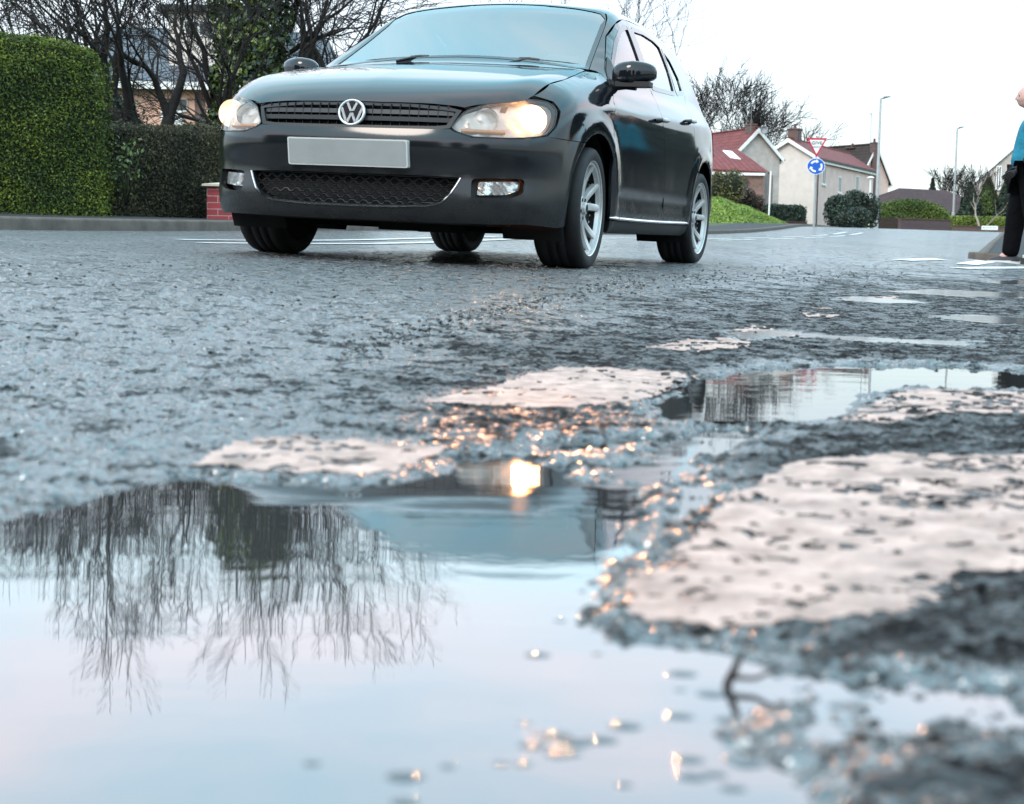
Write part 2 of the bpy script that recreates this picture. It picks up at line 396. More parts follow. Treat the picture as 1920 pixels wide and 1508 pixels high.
# ---- shared outlines
HOODF = [(.757, 0), (.757, .12), (.750, .25), (.738, .38), (.725, .465)]
HSEAM = [(.49, .688), (.33, .700), (.131, .708), (-.10, .690), (-.371, .655)]
LAMPTOP = [(.425, .628), (.468, .708), (.554, .752), (.640, .776), (.700, .785), (.748, .776)]       # (y,z)
LAMPBOT = [(.778, .738), (.778, .66), (.760, .614), (.71, .597), (.645, .588), (.514, .585), (.445, .608)]
YS = .71
split = [(YS, z) for z in np.linspace(.205, .594, 14)]
splitS = sidepts('front', split)
lampS = sidepts('front', [(.71, .594), (.735, .604), (.760, .612)])
lampR_ = sidepts('front', [(.781, .66), (.782, .738), (.752, .780)])
seamS = sidepts('top', HSEAM)
hood = MB()
hp = [(a, b) for a, b in HOODF] + [(.668, .554), (.60, .635), (.55, .672)] + HSEAM + [(-.40, .60), (-.43, .40), (-.45, .2), (-.455, 0)]
hp = hp + [(a, -b) for a, b in hp[-2:0:-1]]
patch(hood, 'top', hp, res=.03, gap=.002)
CP(hood, 'bonnet', M['paint'])
# ---- bumper
bm_ = MB()
LG = [(0, .406), (.20, .407), (.36, .406), (.468, .404), (.452, .365), (.432, .325), (.40, .292), (.35, .276), (.2, .268), (0, .266)]
LGf = LG + [(-a, b) for a, b in LG[-2:0:-1]]
FP = roundc([(.515, .402), (.60, .408), (.70, .412), (.70, .345), (.655, .318), (.60, .308), (.52, .308)], .02)
GB = [(0, .612), (.2, .613), (.36, .614), (.425, .618)]
fb = GB + [(.445, .606), (.514, .583), (.645, .586), (YS, .594)] + split[::-1]
fb += [(.60, .20), (.40, .197), (.2, .196), (0, .196)]
fb = fb + [(-a, b) for a, b in fb[-2:0:-1]]
patch(bm_, 'front', fb, res=.026, gap=0, holes=[LGf, FP, [(-a, b) for a, b in FP]], rim=.02)
archF = arc(0, AZ, AR, 0, 360, 72)
def arc_xz(cx, a0, a1, n=16, r=AR): return arc(cx, AZ, r, a0, a1, n)
sb = splitS + lampS[1:] + [(.44, .612), (.40, .607)]
a_top = math.degrees(math.asin((.607 - AZ) / AR)); x_top = AR * math.cos(math.radians(a_top))
sb = splitS + lampS[1:] + [(.44, .606), (x_top + .01, .606)] + arc_xz(0, a_top, -19, 14) + [(.40, .196)]
patch(bm_, 'side', sb, res=.024, gap=0, mirror=True, rim=.02)
CP(bm_, 'front_bumper', M['paint'])
# ---- front wings
DS = [(-.325, .25), (-.285, .40), (-.255, .56), (-.248, .74), (-.29, .84), (-.345, .90), (-.385, .955)]
wg = MB()
wf = arc_xz(0, a_top, 192, 24)[1:]
wf = [(x_top + .01, .609), (.44, .609)] + [lampS[-1]] + lampR_ + [(.50, .800)] + seamS + [(-.40, 1.0)] + DS[::-1] + wf[::-1]
for sgn in (1,):
    patch(wg, 'side', wf, res=.022, gap=.0006)
wl = MB(); wl.v = [(a, -b, c) for a, b, c in wg.v]; wl.f = [f[::-1] for f in wg.f]; wl.m = wg.m
CP(wg, 'front_wing', M['paint']); CP(wl, 'front_wing', M['paint'])
# ---- doors
CANT = [(-.40, .962), (-.46, 1.03), (-.60, 1.125), (-.80, 1.255), (-1.0, 1.352), (-1.2, 1.405), (-1.4, 1.428)]
CANTR = [(-1.4, 1.428), (-1.7, 1.438), (-2.0, 1.425), (-2.3, 1.385), (-2.55, 1.33), (-2.8, 1.25)]
BS = [(-1.30, 1.418), (-1.275, 1.2), (-1.262, 1.02), (-1.305, .83), (-1.36, .62), (-1.475, .25)]
fd = DS + CANT[1:6] + BS
WF = roundc([(-.47, .975), (-.62, 1.085), (-.82, 1.215), (-1.0, 1.305), (-1.18, 1.358), (-1.235, 1.362), (-1.205, 1.03), (-1.0, 1.012)], [.03, .01, .01, .01, .03, .02, .03, .01])
WR = roundc([(-1.345, 1.370), (-1.6, 1.388), (-1.85, 1.384), (-1.99, 1.362), (-1.985, 1.2), (-1.93, 1.062), (-1.5, 1.040), (-1.315, 1.034)], [.03, .01, .02, .02, .01, .03, .01, .03])
WQ = roundc([(-2.05, 1.345), (-2.18, 1.305), (-2.265, 1.19), (-2.235, 1.10), (-2.0, 1.07)], .02)
rd = BS[::-1] + CANTR[1:4] + [(-2.33, 1.30), (-2.33, 1.15), (-2.20, 1.0), (-2.14, .86), (-2.135, .70), (-2.18, .61)] + arc_xz(-2.47, 44, -12, 10) + [(-2.115, .25)]
def mirrored(mb):
    q = MB(); q.v = [(a, -b, c) for a, b, c in mb.v]; q.f = [f[::-1] for f in mb.f]; q.m = list(mb.m); return q
for nm, pl, hs in (('front_door', fd, [WF]), ('rear_door', rd, [WR, WQ])):
    a = MB(); patch(a, 'side', pl, res=.03, gap=.002, holes=hs)
    b = mirrored(a)
    for q, sg in ((a, 1), (b, -1)):
        d = CP(q, nm, M['paint'])
        # window rubbers, glass and handle belong to their door
        for h in hs:
            g = MB(); patch(g, 'side', inset(np.array(h), -.004), res=.05, gap=0, rim=0, off=-.006)
            g2 = MB(); patch(g2, 'side', inset(np.array(h), -.016), res=.04, gap=0, rim=.006, off=.0015, holes=[inset(np.array(h), .012)])
            if sg < 0: g, g2 = mirrored(g), mirrored(g2)
            CP(g, 'window', M['win'], parent=d); CP(g2, 'window_seal', M['blkg'], parent=d)
        hx, hz = (-1.21, .838) if nm == 'front_door' else (-2.0, .90)
        k = MB(); pr = project('side', [(hx + t, hz + t * -.06) for t in np.linspace(-.10, .10, 11)])
        pts = [p + np.array([0, .030 if 0 < i < 10 else .002, 0]) for i, p in enumerate(pr)]
        k.tube(pts, [.008, .012, .013, .014, .014, .014, .014, .014, .014, .012, .008], 8)
        if sg < 0: k = mirrored(k)
        CP(k, 'door_handle', M['paint'] if 0 else M['chr'] if 0 else M['paint'], parent=d)
# B pillar: black strip between the windows
for hs in (1, -1):
    a = MB(); patch(a, 'side', [(-1.224, 1.37), (-1.194, 1.035), (-1.328, 1.035), (-1.352, 1.372)], res=.04, gap=0, rim=.003, off=.0022)
    a = a if hs > 0 else mirrored(a); CP(a, 'pillar_trim', M['blkg'])
# ---- rear quarter, roof, tailgate
qp = [(-2.33, 1.30), (-2.33, 1.15), (-2.20, 1.0), (-2.14, .86), (-2.135, .70), (-2.18, .61)] + arc_xz(-2.47, 44, 200, 22)[1:] + [(-2.86, .205), (-3.0, .21)]
RS = .60
rsp = [(RS, z) for z in np.linspace(.22, 1.22, 24)]
P_ = project('rear', rsp); rspS = [(p[0], p[2]) for p in P_]
qp = qp + rspS + [(-2.8, 1.25), (-2.55, 1.33), (-2.3, 1.385)]
q_ = MB(); patch(q_, 'side', qp, res=.034, gap=.002)
CP(q_, 'rear_wing', M['paint']); CP(mirrored(q_), 'rear_wing', M['paint'])
cantT = project('side', CANT[1:] + CANTR[1:])
rp = [(p[0], p[1]) for p in cantT]
WSS = [(-.405, .655), (-.50, .640), (-.70, .613), (-.90, .588), (-1.0, .574)]
base = project('side', [(-.40, .962)])[0]
rfp = [(-.40, .665)] + [(base[0], base[1])] + rp + [(-2.95, .54), (-3.02, .3), (-3.03, 0)]
wsT = [(-.995, .574), (-1.05, .545), (-1.085, .40), (-1.105, .2), (-1.11, 0)]
half = [(-1.125, 0), (-1.12, .2), (-1.10, .41), (-1.062, .560), (-1.0, .582)] + [(a, b + .012) for a, b in WSS[::-1][1:]] + rfp[1:]
full = half + [(a, -b) for a, b in half[-2:0:-1]]
rf = MB(); patch(rf, 'top', full, res=.036, gap=.0006)
CP(rf, 'roof', M['paint'])
hlp = [(-1.16, 0), (-1.16, .50)] + [(p[0], p[1] + .004) for p in cantT if p[0] < -1.15 and p[0] > -2.6] + [(-2.75, .50), (-2.8, 0)]
hlp = hlp + [(a, -b) for a, b in hlp[-2:0:-1]]
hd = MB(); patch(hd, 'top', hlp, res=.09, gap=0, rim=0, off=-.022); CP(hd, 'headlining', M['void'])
wsp = [(-.452, 0), (-.445, .2), (-.425, .42), (-.40, .60)] + WSS + wsT
wsp = wsp + [(a, -b) for a, b in wsp[-2:0:-1]]
g = MB(); patch(g, 'top', wsp, res=.05, gap=.002, rim=0, off=-.002); wso = CP(g, 'windscreen', M['ws'])
g = MB(); patch(g, 'top', inset(np.array(wsp), -.010), res=.04, gap=0, rim=.008, off=.0015, holes=[inset(np.array(wsp), .014)]); CP(g, 'windscreen_seal', M['blkg'])
tg = MB(); tgp = [(RS, z) for z in np.linspace(.22, 1.22, 8)] + [(.54, 1.31), (.3, 1.35), (0, 1.36)]
tgp = [(0, .22)] + tgp; tgp = tgp + [(-a, b) for a, b in tgp[-2:0:-1]]
RW = roundc([(.0, 1.29), (.44, 1.26), (.50, 1.02), (0, .985), (-.50, 1.02), (-.44, 1.26)], .04)
patch(tg, 'rear', tgp, res=.05, gap=.001, holes=[RW]); t_ = CP(tg, 'tailgate', M['paint'])
g = MB(); patch(g, 'rear', RW, res=.08, gap=0, rim=0, off=-.004); CP(g, 'rear_window', M['win'], parent=t_)
for sg in (1, -1):
    a = MB(); patch(a, 'side', roundc([(-2.90, .72), (-3.06, .72), (-3.02, .93), (-2.88, .93)], .03), res=.03, gap=0, rim=.01, off=.004)
    CP(a if sg > 0 else mirrored(a), 'tail_lamp', M['red'])
# ---- sills
for sg in (1, -1):
    a = MB(); patch(a, 'side', [(-.335, .245), (-.345, .175), (-2.08, .175), (-2.10, .245)], res=.03, gap=0, rim=.04, off=-.006)
    pr = project('side', [(x, .262 + .006 * math.sin((x + .2) * 1.7)) for x in np.linspace(-.30, -2.06, 24)])
    b = MB(); b.tube([p + np.array([0, .004, 0]) for p in pr], [.003] + [.010] * 22 + [.003], 8)
    CP(a if sg > 0 else mirrored(a), 'sill', M['blk']); CP(b if sg > 0 else mirrored(b), 'sill_trim', M['chr'])
# ---- dark inner body seen through the gaps
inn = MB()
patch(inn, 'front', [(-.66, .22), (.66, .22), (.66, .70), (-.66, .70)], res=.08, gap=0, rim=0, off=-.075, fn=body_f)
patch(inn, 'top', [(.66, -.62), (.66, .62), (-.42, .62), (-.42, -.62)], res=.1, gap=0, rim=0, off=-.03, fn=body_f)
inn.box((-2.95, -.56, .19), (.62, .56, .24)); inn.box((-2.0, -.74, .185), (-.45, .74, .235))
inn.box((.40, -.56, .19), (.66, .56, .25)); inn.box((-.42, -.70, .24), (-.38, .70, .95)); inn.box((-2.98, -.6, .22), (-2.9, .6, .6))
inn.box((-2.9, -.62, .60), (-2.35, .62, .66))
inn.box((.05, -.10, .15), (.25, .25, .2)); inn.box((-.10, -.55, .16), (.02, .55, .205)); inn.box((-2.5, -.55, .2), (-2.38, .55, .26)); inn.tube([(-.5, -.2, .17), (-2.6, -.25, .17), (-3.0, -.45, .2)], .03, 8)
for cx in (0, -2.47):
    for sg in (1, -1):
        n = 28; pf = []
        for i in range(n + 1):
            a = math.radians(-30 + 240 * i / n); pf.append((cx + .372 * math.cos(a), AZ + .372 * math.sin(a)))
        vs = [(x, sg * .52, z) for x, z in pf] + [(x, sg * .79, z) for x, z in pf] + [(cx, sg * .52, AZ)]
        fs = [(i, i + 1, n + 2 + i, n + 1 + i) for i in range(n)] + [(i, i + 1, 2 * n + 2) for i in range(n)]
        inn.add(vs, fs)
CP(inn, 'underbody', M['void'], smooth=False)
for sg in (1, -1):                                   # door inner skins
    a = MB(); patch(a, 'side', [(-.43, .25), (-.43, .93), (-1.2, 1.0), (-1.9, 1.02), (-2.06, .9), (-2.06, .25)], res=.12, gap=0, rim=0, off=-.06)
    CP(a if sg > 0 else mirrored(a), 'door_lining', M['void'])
# ---- grille
gr = MB(); gp = [(a * 1.0, z) for a, z in GB] + [(.455, .705), (.40, .718), (.25, .730), (0, .734)]
gp = gp + [(-a, b) for a, b in gp[-2:0:-1]]
patch(gr, 'front', gp, res=.05, gap=-.004, rim=0, off=-.045)
go = CP(gr, 'upper_grille', M['void'])
fr_ = MB(); GBo = [(0, .610), (.2, .611), (.37, .614), (.425, .622), (.458, .708), (.40, .722), (.25, .733), (0, .738)]
GBi = [(0, .626), (.2, .627), (.36, .630), (.408, .636), (.436, .700), (.38, .706), (.25, .717), (0, .721)]
patch(fr_, 'front', GBo + [(-a, b) for a, b in GBo[-2:0:-1]], res=.04, gap=.001, rim=.02, off=-.004, holes=[GBi + [(-a, b) for a, b in GBi[-2:0:-1]]])
CP(fr_, 'grille_frame', M['blk'], parent=go)
for z0 in (.657, .689):
    sl = MB(); ys = np.linspace(-.425, .425, 41)
    for dz, dd in ((0, 0),):
        A = project('front', [(y, z0 + .011) for y in ys]); B = project('front', [(y, z0 - .009) for y in ys])
        vs = [p + [-.012, 0, 0] for p in A] + [p + [-.020, 0, 0] for p in B] + [p + [-.045, 0, .002] for p in A] + [p + [-.045, 0, 0] for p in B]
        n = len(ys); fs = []
        for i in range(n - 1): fs += [(i, i + n, i + n + 1, i + 1), (i + 2 * n, i, i + 1, i + 2 * n + 1), (i + n, i + 3 * n, i + 3 * n + 1, i + n + 1)]
        sl.add(vs, fs)
    CP(sl, 'grille_slat', M['grey'], parent=go, smooth=False)
vb = MB()
for y in np.arange(-.40, .41, .04):
    p = project('front', [(y, .66)])[0]; vb.box((p[0] - .05, y - .0015, .618), (p[0] - .028, y + .0015, .725))
CP(vb, 'grille_ribs', M['blk'], parent=go, smooth=False)
# lower grille: honeycomb rows
lg = MB(); patch(lg, 'front', LGf, res=.05, gap=-.006, rim=0, off=-.055); lo_ = CP(lg, 'lower_grille', M['void'])
hc = MB(); LGa = np.array(LGf)
for r, z0 in enumerate(np.arange(.278, .41, .0215)):
    ph = (r % 2) * math.pi; run = []
    for y in np.arange(-.47, .4701, .006):
        z = z0 + .0062 * np.clip(math.sin(y / .052 * 2 * math.pi + ph) * 2.0, -1, 1)
        if inside(np.array([[y, z]]), LGa)[0]: run.append((y, z))
    if len(run) > 4:
        P = project('front', run); P[:, 0] -= .028; hc.tube(P, .0034, 4)
        for k, (y, z) in enumerate(run):
            if k % 9 == 0 and 0: pass
CP(hc, 'grille_mesh', M['blk'], parent=lo_, smooth=False)
ct = MB(); seq = [(.474, .402), (.458, .365), (.438, .325), (.405, .288), (.35, .270), (.2, .261), (0, .259)]
seq = resample(seq + [(-a, b) for a, b in seq[-2::-1]], .02, closed=False); P = project('front', seq); ct.tube(P + np.array([.002, 0, 0]), .0042, 6)
CP(ct, 'chrome_strip', M['chr'], parent=lo_)
# ---- fog lamps
for sg in (1, -1):
    a = MB(); patch(a, 'front', FP, res=.03, gap=-.004, rim=0, off=-.05)
    pk = CP(a if sg > 0 else mirrored(a), 'fog_lamp_pocket', M['blk'])
    FL = roundc([(.545, .392), (.69, .400), (.69, .362), (.655, .340), (.545, .332)], .012)
    b = MB(); patch(b, 'front', FL, res=.012, gap=0, rim=.03, off=-.030, post=lambda P, v: P + np.stack([.006 * np.sin(v[:, 0] * 300) * np.cos(v[:, 1] * 260), 0 * v[:, 0], 0 * v[:, 0]], 1))
    CP(b if sg > 0 else mirrored(b), 'fog_lamp', M['lampin'], parent=pk)
    c = MB(); patch(c, 'front', FL, res=.03, gap=0, rim=0, off=-.014); CP(c if sg > 0 else mirrored(c), 'fog_lamp_lens', M['lens'], parent=pk)
# ---- headlamps
HL = roundc(LAMPTOP + LAMPBOT, .022, 3)
for sg in (1, -1):
    a = MB(); patch(a, 'front', HL, res=.02, gap=.002, rim=.0, off=-.034, post=lambda P, v: P + np.stack([.010 * np.sin(v[:, 0] * 90) * np.sin(v[:, 1] * 70), 0 * v[:, 0], 0 * v[:, 0]], 1))
    hb = MB(); patch(hb, 'front', HL, res=.025, gap=.001, rim=.02, off=-.001, holes=[inset(HL, .005)])
    hl = CP(a if sg > 0 else mirrored(a), 'headlamp', M['lampgrey'])
    CP(hb if sg > 0 else mirrored(hb), 'headlamp_rim', M['blkg'], parent=hl)
    c = MB(); patch(c, 'front', HL, res=.03, gap=.004, rim=0, off=-.002); CP(c if sg > 0 else mirrored(c), 'headlamp_lens', M['lens'], parent=hl)
    # lit dipped-beam bowl (outboard) and the unlit indicator and main-beam bowls (inboard)
    yb, zb = .694, .684; xb = float(project('front', [(yb, zb)])[0][0])
    b = MB(); b.lathe([(.004, -.028), (.03, -.026), (.052, -.016), (.064, 0), (.067, .006)], (xb - .050, yb, zb), (1, .12, 0), 32)
    CP(b if sg > 0 else mirrored(b), 'lit_reflector', M['glow'] if sg > 0 else M['glowdim'], parent=hl)
    b = MB(); b.lathe([(.0, .014), (.012, .012), (.019, .006), (.022, 0), (.0, -.001)], (xb - .046, yb, zb), (1, .12, 0), 24)
    CP(b if sg > 0 else mirrored(b), 'bulb', M['bulb'] if sg > 0 else M['bulbdim'], parent=hl)
    yc, zc2 = .545, .668; xc = float(project('front', [(yc, zc2)])[0][0])
    b = MB(); b.lathe([(.004, -.03), (.03, -.026), (.045, -.012), (.052, .004), (.054, .004)], (xc - .040, yc, zc2), (1, .05, 0), 32); b.tube([(xc - .08, yc, zc2), (xc - .05, yc, zc2)], [.010, .012], 12)
    CP(b if sg > 0 else mirrored(b), 'main_beam_reflector', M['lampin'], parent=hl)
    b = MB(); yy = np.linspace(.46, .62, 9); P = project('front', [(y, .612 + .02 * (y - .46)) for y in yy]); b.tube(P - np.array([.03, 0, 0]), .010, 8)
    CP(b if sg > 0 else mirrored(b), 'indicator', M['amber'], parent=hl)
    # beam: lights the wet road in front
    for k in (0,):
        L = bpy.data.lights.new('headlamp_beam', 'SPOT'); L.energy = 190 if sg > 0 else .5; L.color = (1, .42, .18); L.spot_size = math.radians(4.6 if sg > 0 else 30); L.spot_blend = .9; L.shadow_soft_size = .035
        Lp = bpy.data.lights.new('headlamp_glow', 'POINT'); Lp.energy = 7.5 if sg > 0 else .7; Lp.color = (1, .30, .09) if sg > 0 else (1, .78, .55); Lp.shadow_soft_size = .02; lp2 = bpy.data.objects.new('headlamp_glow', Lp); SC.collection.objects.link(lp2); lp2.parent = car; lp2.location = carfn((xb - .012, sg * (yb - .06), zb))
        lo2 = bpy.data.objects.new('headlamp_beam', L); SC.collection.objects.link(lo2); lo2.parent = car
        p = carfn((xb + .02, sg * yb, zb)); _tw = np.array([.03, 1.15, 0.]); _aim = Vector(CAR_R.T @ (_tw - CAR_T)) - Vector(p); lo2.location = p; lo2.rotation_euler = (-_aim if sg > 0 else Vector((-1, 0, .07))).to_track_quat('Z', 'Y').to_euler()
# ---- badge
bx = float(project('front', [(0, .682)])[0][0]) + .004; bz = .680
b = MB(); ax = Vector((1, 0, .10)).normalized(); bc = Vector((bx, 0, bz))
b.lathe([(0, .004), (.056, .004), (.058, 0), (.058, -.02)], bc, ax, 40); bo = CP(b, 'badge', M['blkg'])
def bpt(a, c): return bc + Vector((-.10 * c, a, c)) + ax * .007
r_ = MB()
for i in range(1): r_.lathe([(.0505, .004), (.0515, .010), (.056, .012), (.060, .009), (.061, 0), (.0505, .004)], bc, ax, 48)
def stroke(mb, p, q, wd=.0105):
    p = np.array(p); q = np.array(q); d = q - p; n = np.array([wd / 2, 0]) if 1 else 0
    pts = [p - n, p + n, q + n, q - n]; vs = [tuple(bpt(*t)) for t in pts] + [tuple(Vector(bpt(*t)) - ax * .006) for t in pts]
    mb.add(vs, [(0, 1, 2, 3), (3, 2, 1, 0), (4, 0, 3, 7), (1, 5, 6, 2), (0, 4, 5, 1), (3, 2, 6, 7)])
# V above W inside the ring
stroke(r_, (-.023, .0485), (-.0035, .0060), .0115); stroke(r_, (.023, .0485), (.0035, .0060), .0115)
stroke(r_, (-.047, .0235), (-.0215, -.0465), .0115); stroke(r_, (.047, .0235), (.0215, -.0465), .0115)
stroke(r_, (-.0005, -.0010), (-.0190, -.0465), .0115); stroke(r_, (.0005, -.0010), (.0190, -.0465), .0115)
CP(r_, 'badge_emblem', mat('badge_chrome', (.8, .8, .8), .25, metal=.6), parent=bo, smooth=False)
# ---- number plate (blank: its characters cannot be read)
def platebox(w2, h2, x0, x1, r=.008):
    m = MB(); pl = roundc([(-w2, -h2), (w2, -h2), (w2, h2), (-w2, h2)], r, 4); n = len(pl)
    pc = np.array([.826, 0, .498]); tilt = .16
    vs = [(pc[0] + x0 - tilt * b * -1 * 1, a, pc[2] + b) for a, b in pl] + [(pc[0] + x1 + tilt * b, a, pc[2] + b) for a, b in pl]
    m.add(vs, [tuple(range(n))[::-1], tuple(range(n, 2 * n))] + [(i, (i + 1) % n, n + (i + 1) % n, n + i) for i in range(n)]); return m
po = CP(platebox(.268, .062, -.02, .012), 'number_plate', M['platew'], smooth=False)
CP(platebox(.262, .0555, .012, .0135), 'plate_face', M['plate'], parent=po, smooth=False)
# ---- mirrors
for sg in (1, -1):
    m = MB(); nu, nv = 28, 18; c = np.array([-.47, .868, 1.015]); vs = []
    for j in range(nv + 1):
        v = math.pi * j / nv - math.pi / 2
        for i in range(nu):
            u = 2 * math.pi * i / nu; se = lambda t, p: math.copysign(abs(t) ** p, t)
            X = se(math.cos(v), .6) * se(math.cos(u), .7); Yv = se(math.cos(v), .6) * se(math.sin(u), .7); Z = se(math.sin(v), .75 if v > 0 else .38) * (1 if v > 0 else .80)
            tap = 1 - .22 * max(0, Yv)
            xx = c[0] + (.062 if X > 0 else .030) * X * (1 - .2 * abs(Yv)) - .03 * max(0, Yv)
            vs.append((xx, c[1] + .104 * Yv, c[2] + .066 * Z * tap + .008 * Yv))
    fs = [(j * nu + i, j * nu + (i + 1) % nu, (j + 1) * nu + (i + 1) % nu, (j + 1) * nu + i) for j in range(nv) for i in range(nu)]
    m.add(vs, fs); mo = CP(m if sg > 0 else mirrored(m), 'wing_mirror', M['paint'], smooth=True)
    a = MB(); a.tube([(-.44, .755, .955), (-.46, .79, .950), (-.47, .83, .955), (-.47, .88, .958)], [.03, .024, .022, .03], 10); a.box((-.50, .79, .945), (-.425, .955, .972))
    CP(a if sg > 0 else mirrored(a), 'mirror_arm', M['blk'], parent=mo)
    a = MB(); patch(a, 'side', [(-.395, .950), (-.47, 1.03), (-.60, 1.118), (-.60, .975)], res=.03, gap=0, rim=.004, off=.003); CP(a if sg > 0 else mirrored(a), 'mirror_corner_trim', M['blk'], parent=mo)
# ---- wipers
for y0, y1 in ((.05, .60), (-.50, .02)):
    b = MB(); ys = np.linspace(y0, y1, 12); P = project('top', [(-.452 - .008 * math.sin((y - y0) * 4), y) for y in ys]) + np.array([0, 0, -.004])
    b.tube(P, [.003] + [.0045] * 10 + [.002], 6); b.tube([P[5] + [0, 0, .002], P[6] + [0, 0, .005], P[7] + [0, 0, .002]], .007, 6); b.tube([P[6] + [0, 0, .002], P[6] + [.03, -.04, -.01], P[6] + [.06, -.10, -.03]], .006, 6)
    CP(b, 'wiper', M['blk'])
# ---- interior
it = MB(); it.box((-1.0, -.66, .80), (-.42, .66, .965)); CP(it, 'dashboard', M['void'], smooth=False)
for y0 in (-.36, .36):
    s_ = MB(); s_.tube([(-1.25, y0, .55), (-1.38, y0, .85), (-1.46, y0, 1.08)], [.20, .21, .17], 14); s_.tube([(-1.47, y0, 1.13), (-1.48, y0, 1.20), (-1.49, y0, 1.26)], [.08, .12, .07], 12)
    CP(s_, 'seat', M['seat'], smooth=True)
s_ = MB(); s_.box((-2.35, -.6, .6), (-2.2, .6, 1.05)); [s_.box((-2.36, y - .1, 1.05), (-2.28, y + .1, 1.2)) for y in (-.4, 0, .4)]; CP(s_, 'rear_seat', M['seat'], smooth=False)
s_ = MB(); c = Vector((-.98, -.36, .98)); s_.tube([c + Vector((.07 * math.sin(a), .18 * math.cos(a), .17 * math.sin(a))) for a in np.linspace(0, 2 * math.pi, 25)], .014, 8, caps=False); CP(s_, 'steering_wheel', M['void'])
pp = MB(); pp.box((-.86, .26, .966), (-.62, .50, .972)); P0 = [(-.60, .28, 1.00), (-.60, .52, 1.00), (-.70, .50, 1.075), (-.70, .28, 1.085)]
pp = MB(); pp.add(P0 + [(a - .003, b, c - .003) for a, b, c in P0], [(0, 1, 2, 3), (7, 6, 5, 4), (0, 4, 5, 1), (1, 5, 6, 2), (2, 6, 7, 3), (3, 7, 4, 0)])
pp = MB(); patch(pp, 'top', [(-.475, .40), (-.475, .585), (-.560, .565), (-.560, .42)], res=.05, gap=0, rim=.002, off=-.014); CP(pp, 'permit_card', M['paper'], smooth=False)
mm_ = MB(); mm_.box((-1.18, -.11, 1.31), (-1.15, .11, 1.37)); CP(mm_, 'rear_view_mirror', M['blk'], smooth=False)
# ---- wheels
def wheel(x0, sg, steer):
    c = Vector((x0, sg * .722, WZ)); ax = Vector((math.sin(-steer) * 1.0, math.cos(steer), 0)) * 1.0
    ax = Vector((-math.sin(steer), math.cos(steer), 0)) * sg if sg > 0 else Vector((math.sin(steer), -math.cos(steer), 0))
    up = Vector((0, 0, 1)); fw = up.cross(ax)
    ty = MB(); pr = [(.228, -.096), (.25, -.104), (.278, -.106), (.293, -.097), (.300, -.080), (.3005, -.045), (.297, -.044), (.297, -.036), (.3015, -.035), (.3015, -.004), (.297, -.003), (.297, .003), (.3015, .004), (.3015, .035), (.297, .036), (.297, .044), (.3005, .045), (.300, .080), (.293, .097), (.278, .106), (.25, .104), (.228, .096)]
    ty.lathe(pr, c, ax, 72); wh = bpy.data.objects.new('wheel', None); SC.collection.objects.link(wh); wh.parent = car
    CP(ty, 'tyre', M['rub'], parent=wh, smooth=True)
    r = MB(); r.lathe([(.226, .060), (.226, .090), (.231, .099), (.236, .101), (.2355, .095), (.217, .090), (.212, .075), (.208, .045), (.206, .030)], c, ax, 64)
    r.lathe([(0, .078), (.018, .079), (.030, .074), (.032, .060), (.060, .062), (.068, .050), (.06, .01), (0, .01)], c, ax, 40)
    def pt(rad, ang, h): return c + ax * h + fw * (rad * math.cos(ang)) + up * (rad * math.sin(ang))
    for k in range(5):
        a0 = 2 * math.pi * k / 5 + .3
        for s in (-1, 1):
            secs = []
            for t in np.linspace(0, 1, 8):
                rad = .045 + t * .172; an = a0 + s * (.17 + .10 * t); hw = (.027 - .004 * t) / max(rad, .05) * .9; h = .058 + .028 * t - .012 * math.sin(math.pi * t)
                secs.append([pt(rad, an - hw, h - .022), pt(rad, an - hw * .8, h), pt(rad, an, h + .005), pt(rad, an + hw * .8, h), pt(rad, an + hw, h - .022)])
            o = len(r.v); 
            for s2 in secs: r.v += [tuple(v) for v in s2]
            for i in range(7):
                for j in range(4): r.f.append((o + i * 5 + j, o + i * 5 + j + 1, o + i * 5 + j + 6, o + i * 5 + j + 5)); r.m.append(0)
                r.f.append((o + i * 5, o + i * 5 + 5, o + i * 5 + 9, o + i * 5 + 4)); r.m.append(0)
    CP(r, 'rim', M['alloy'], parent=wh)
    for k in range(5):
        h_ = MB(); a0 = 2 * math.pi * k / 5 + .3 + math.pi / 5; q = pt(.050, a0, .0625); h_.tube([q - ax * .01, q + ax * .0008], .0095, 10); CP(h_, 'wheel_bolt', M['void'], parent=wh)
    h_ = MB(); h_.lathe([(0, .0795), (.012, .0795), (.020, .079)], c, ax, 24); CP(h_, 'hub_cap', M['void'], parent=wh)
    d = MB(); d.lathe([(0, -.02), (.06, -.02), (.13, -.018), (.132, -.03), (.0, -.04)], c, ax, 40); CP(d, 'brake_disc', M['disc'], parent=wh)
    d = MB(); d.lathe([(0, -.095), (.2262, -.095), (.2262, -.06), (.2262, .05), (.2095, .072), (.2085, .046), (.0, .040)], c, ax, 40); CP(d, 'wheel_back', M['void'], parent=wh)
for x0 in (0, -2.47):
    for sg in (1, -1): wheel(x0, sg, .06 if x0 == 0 else 0)
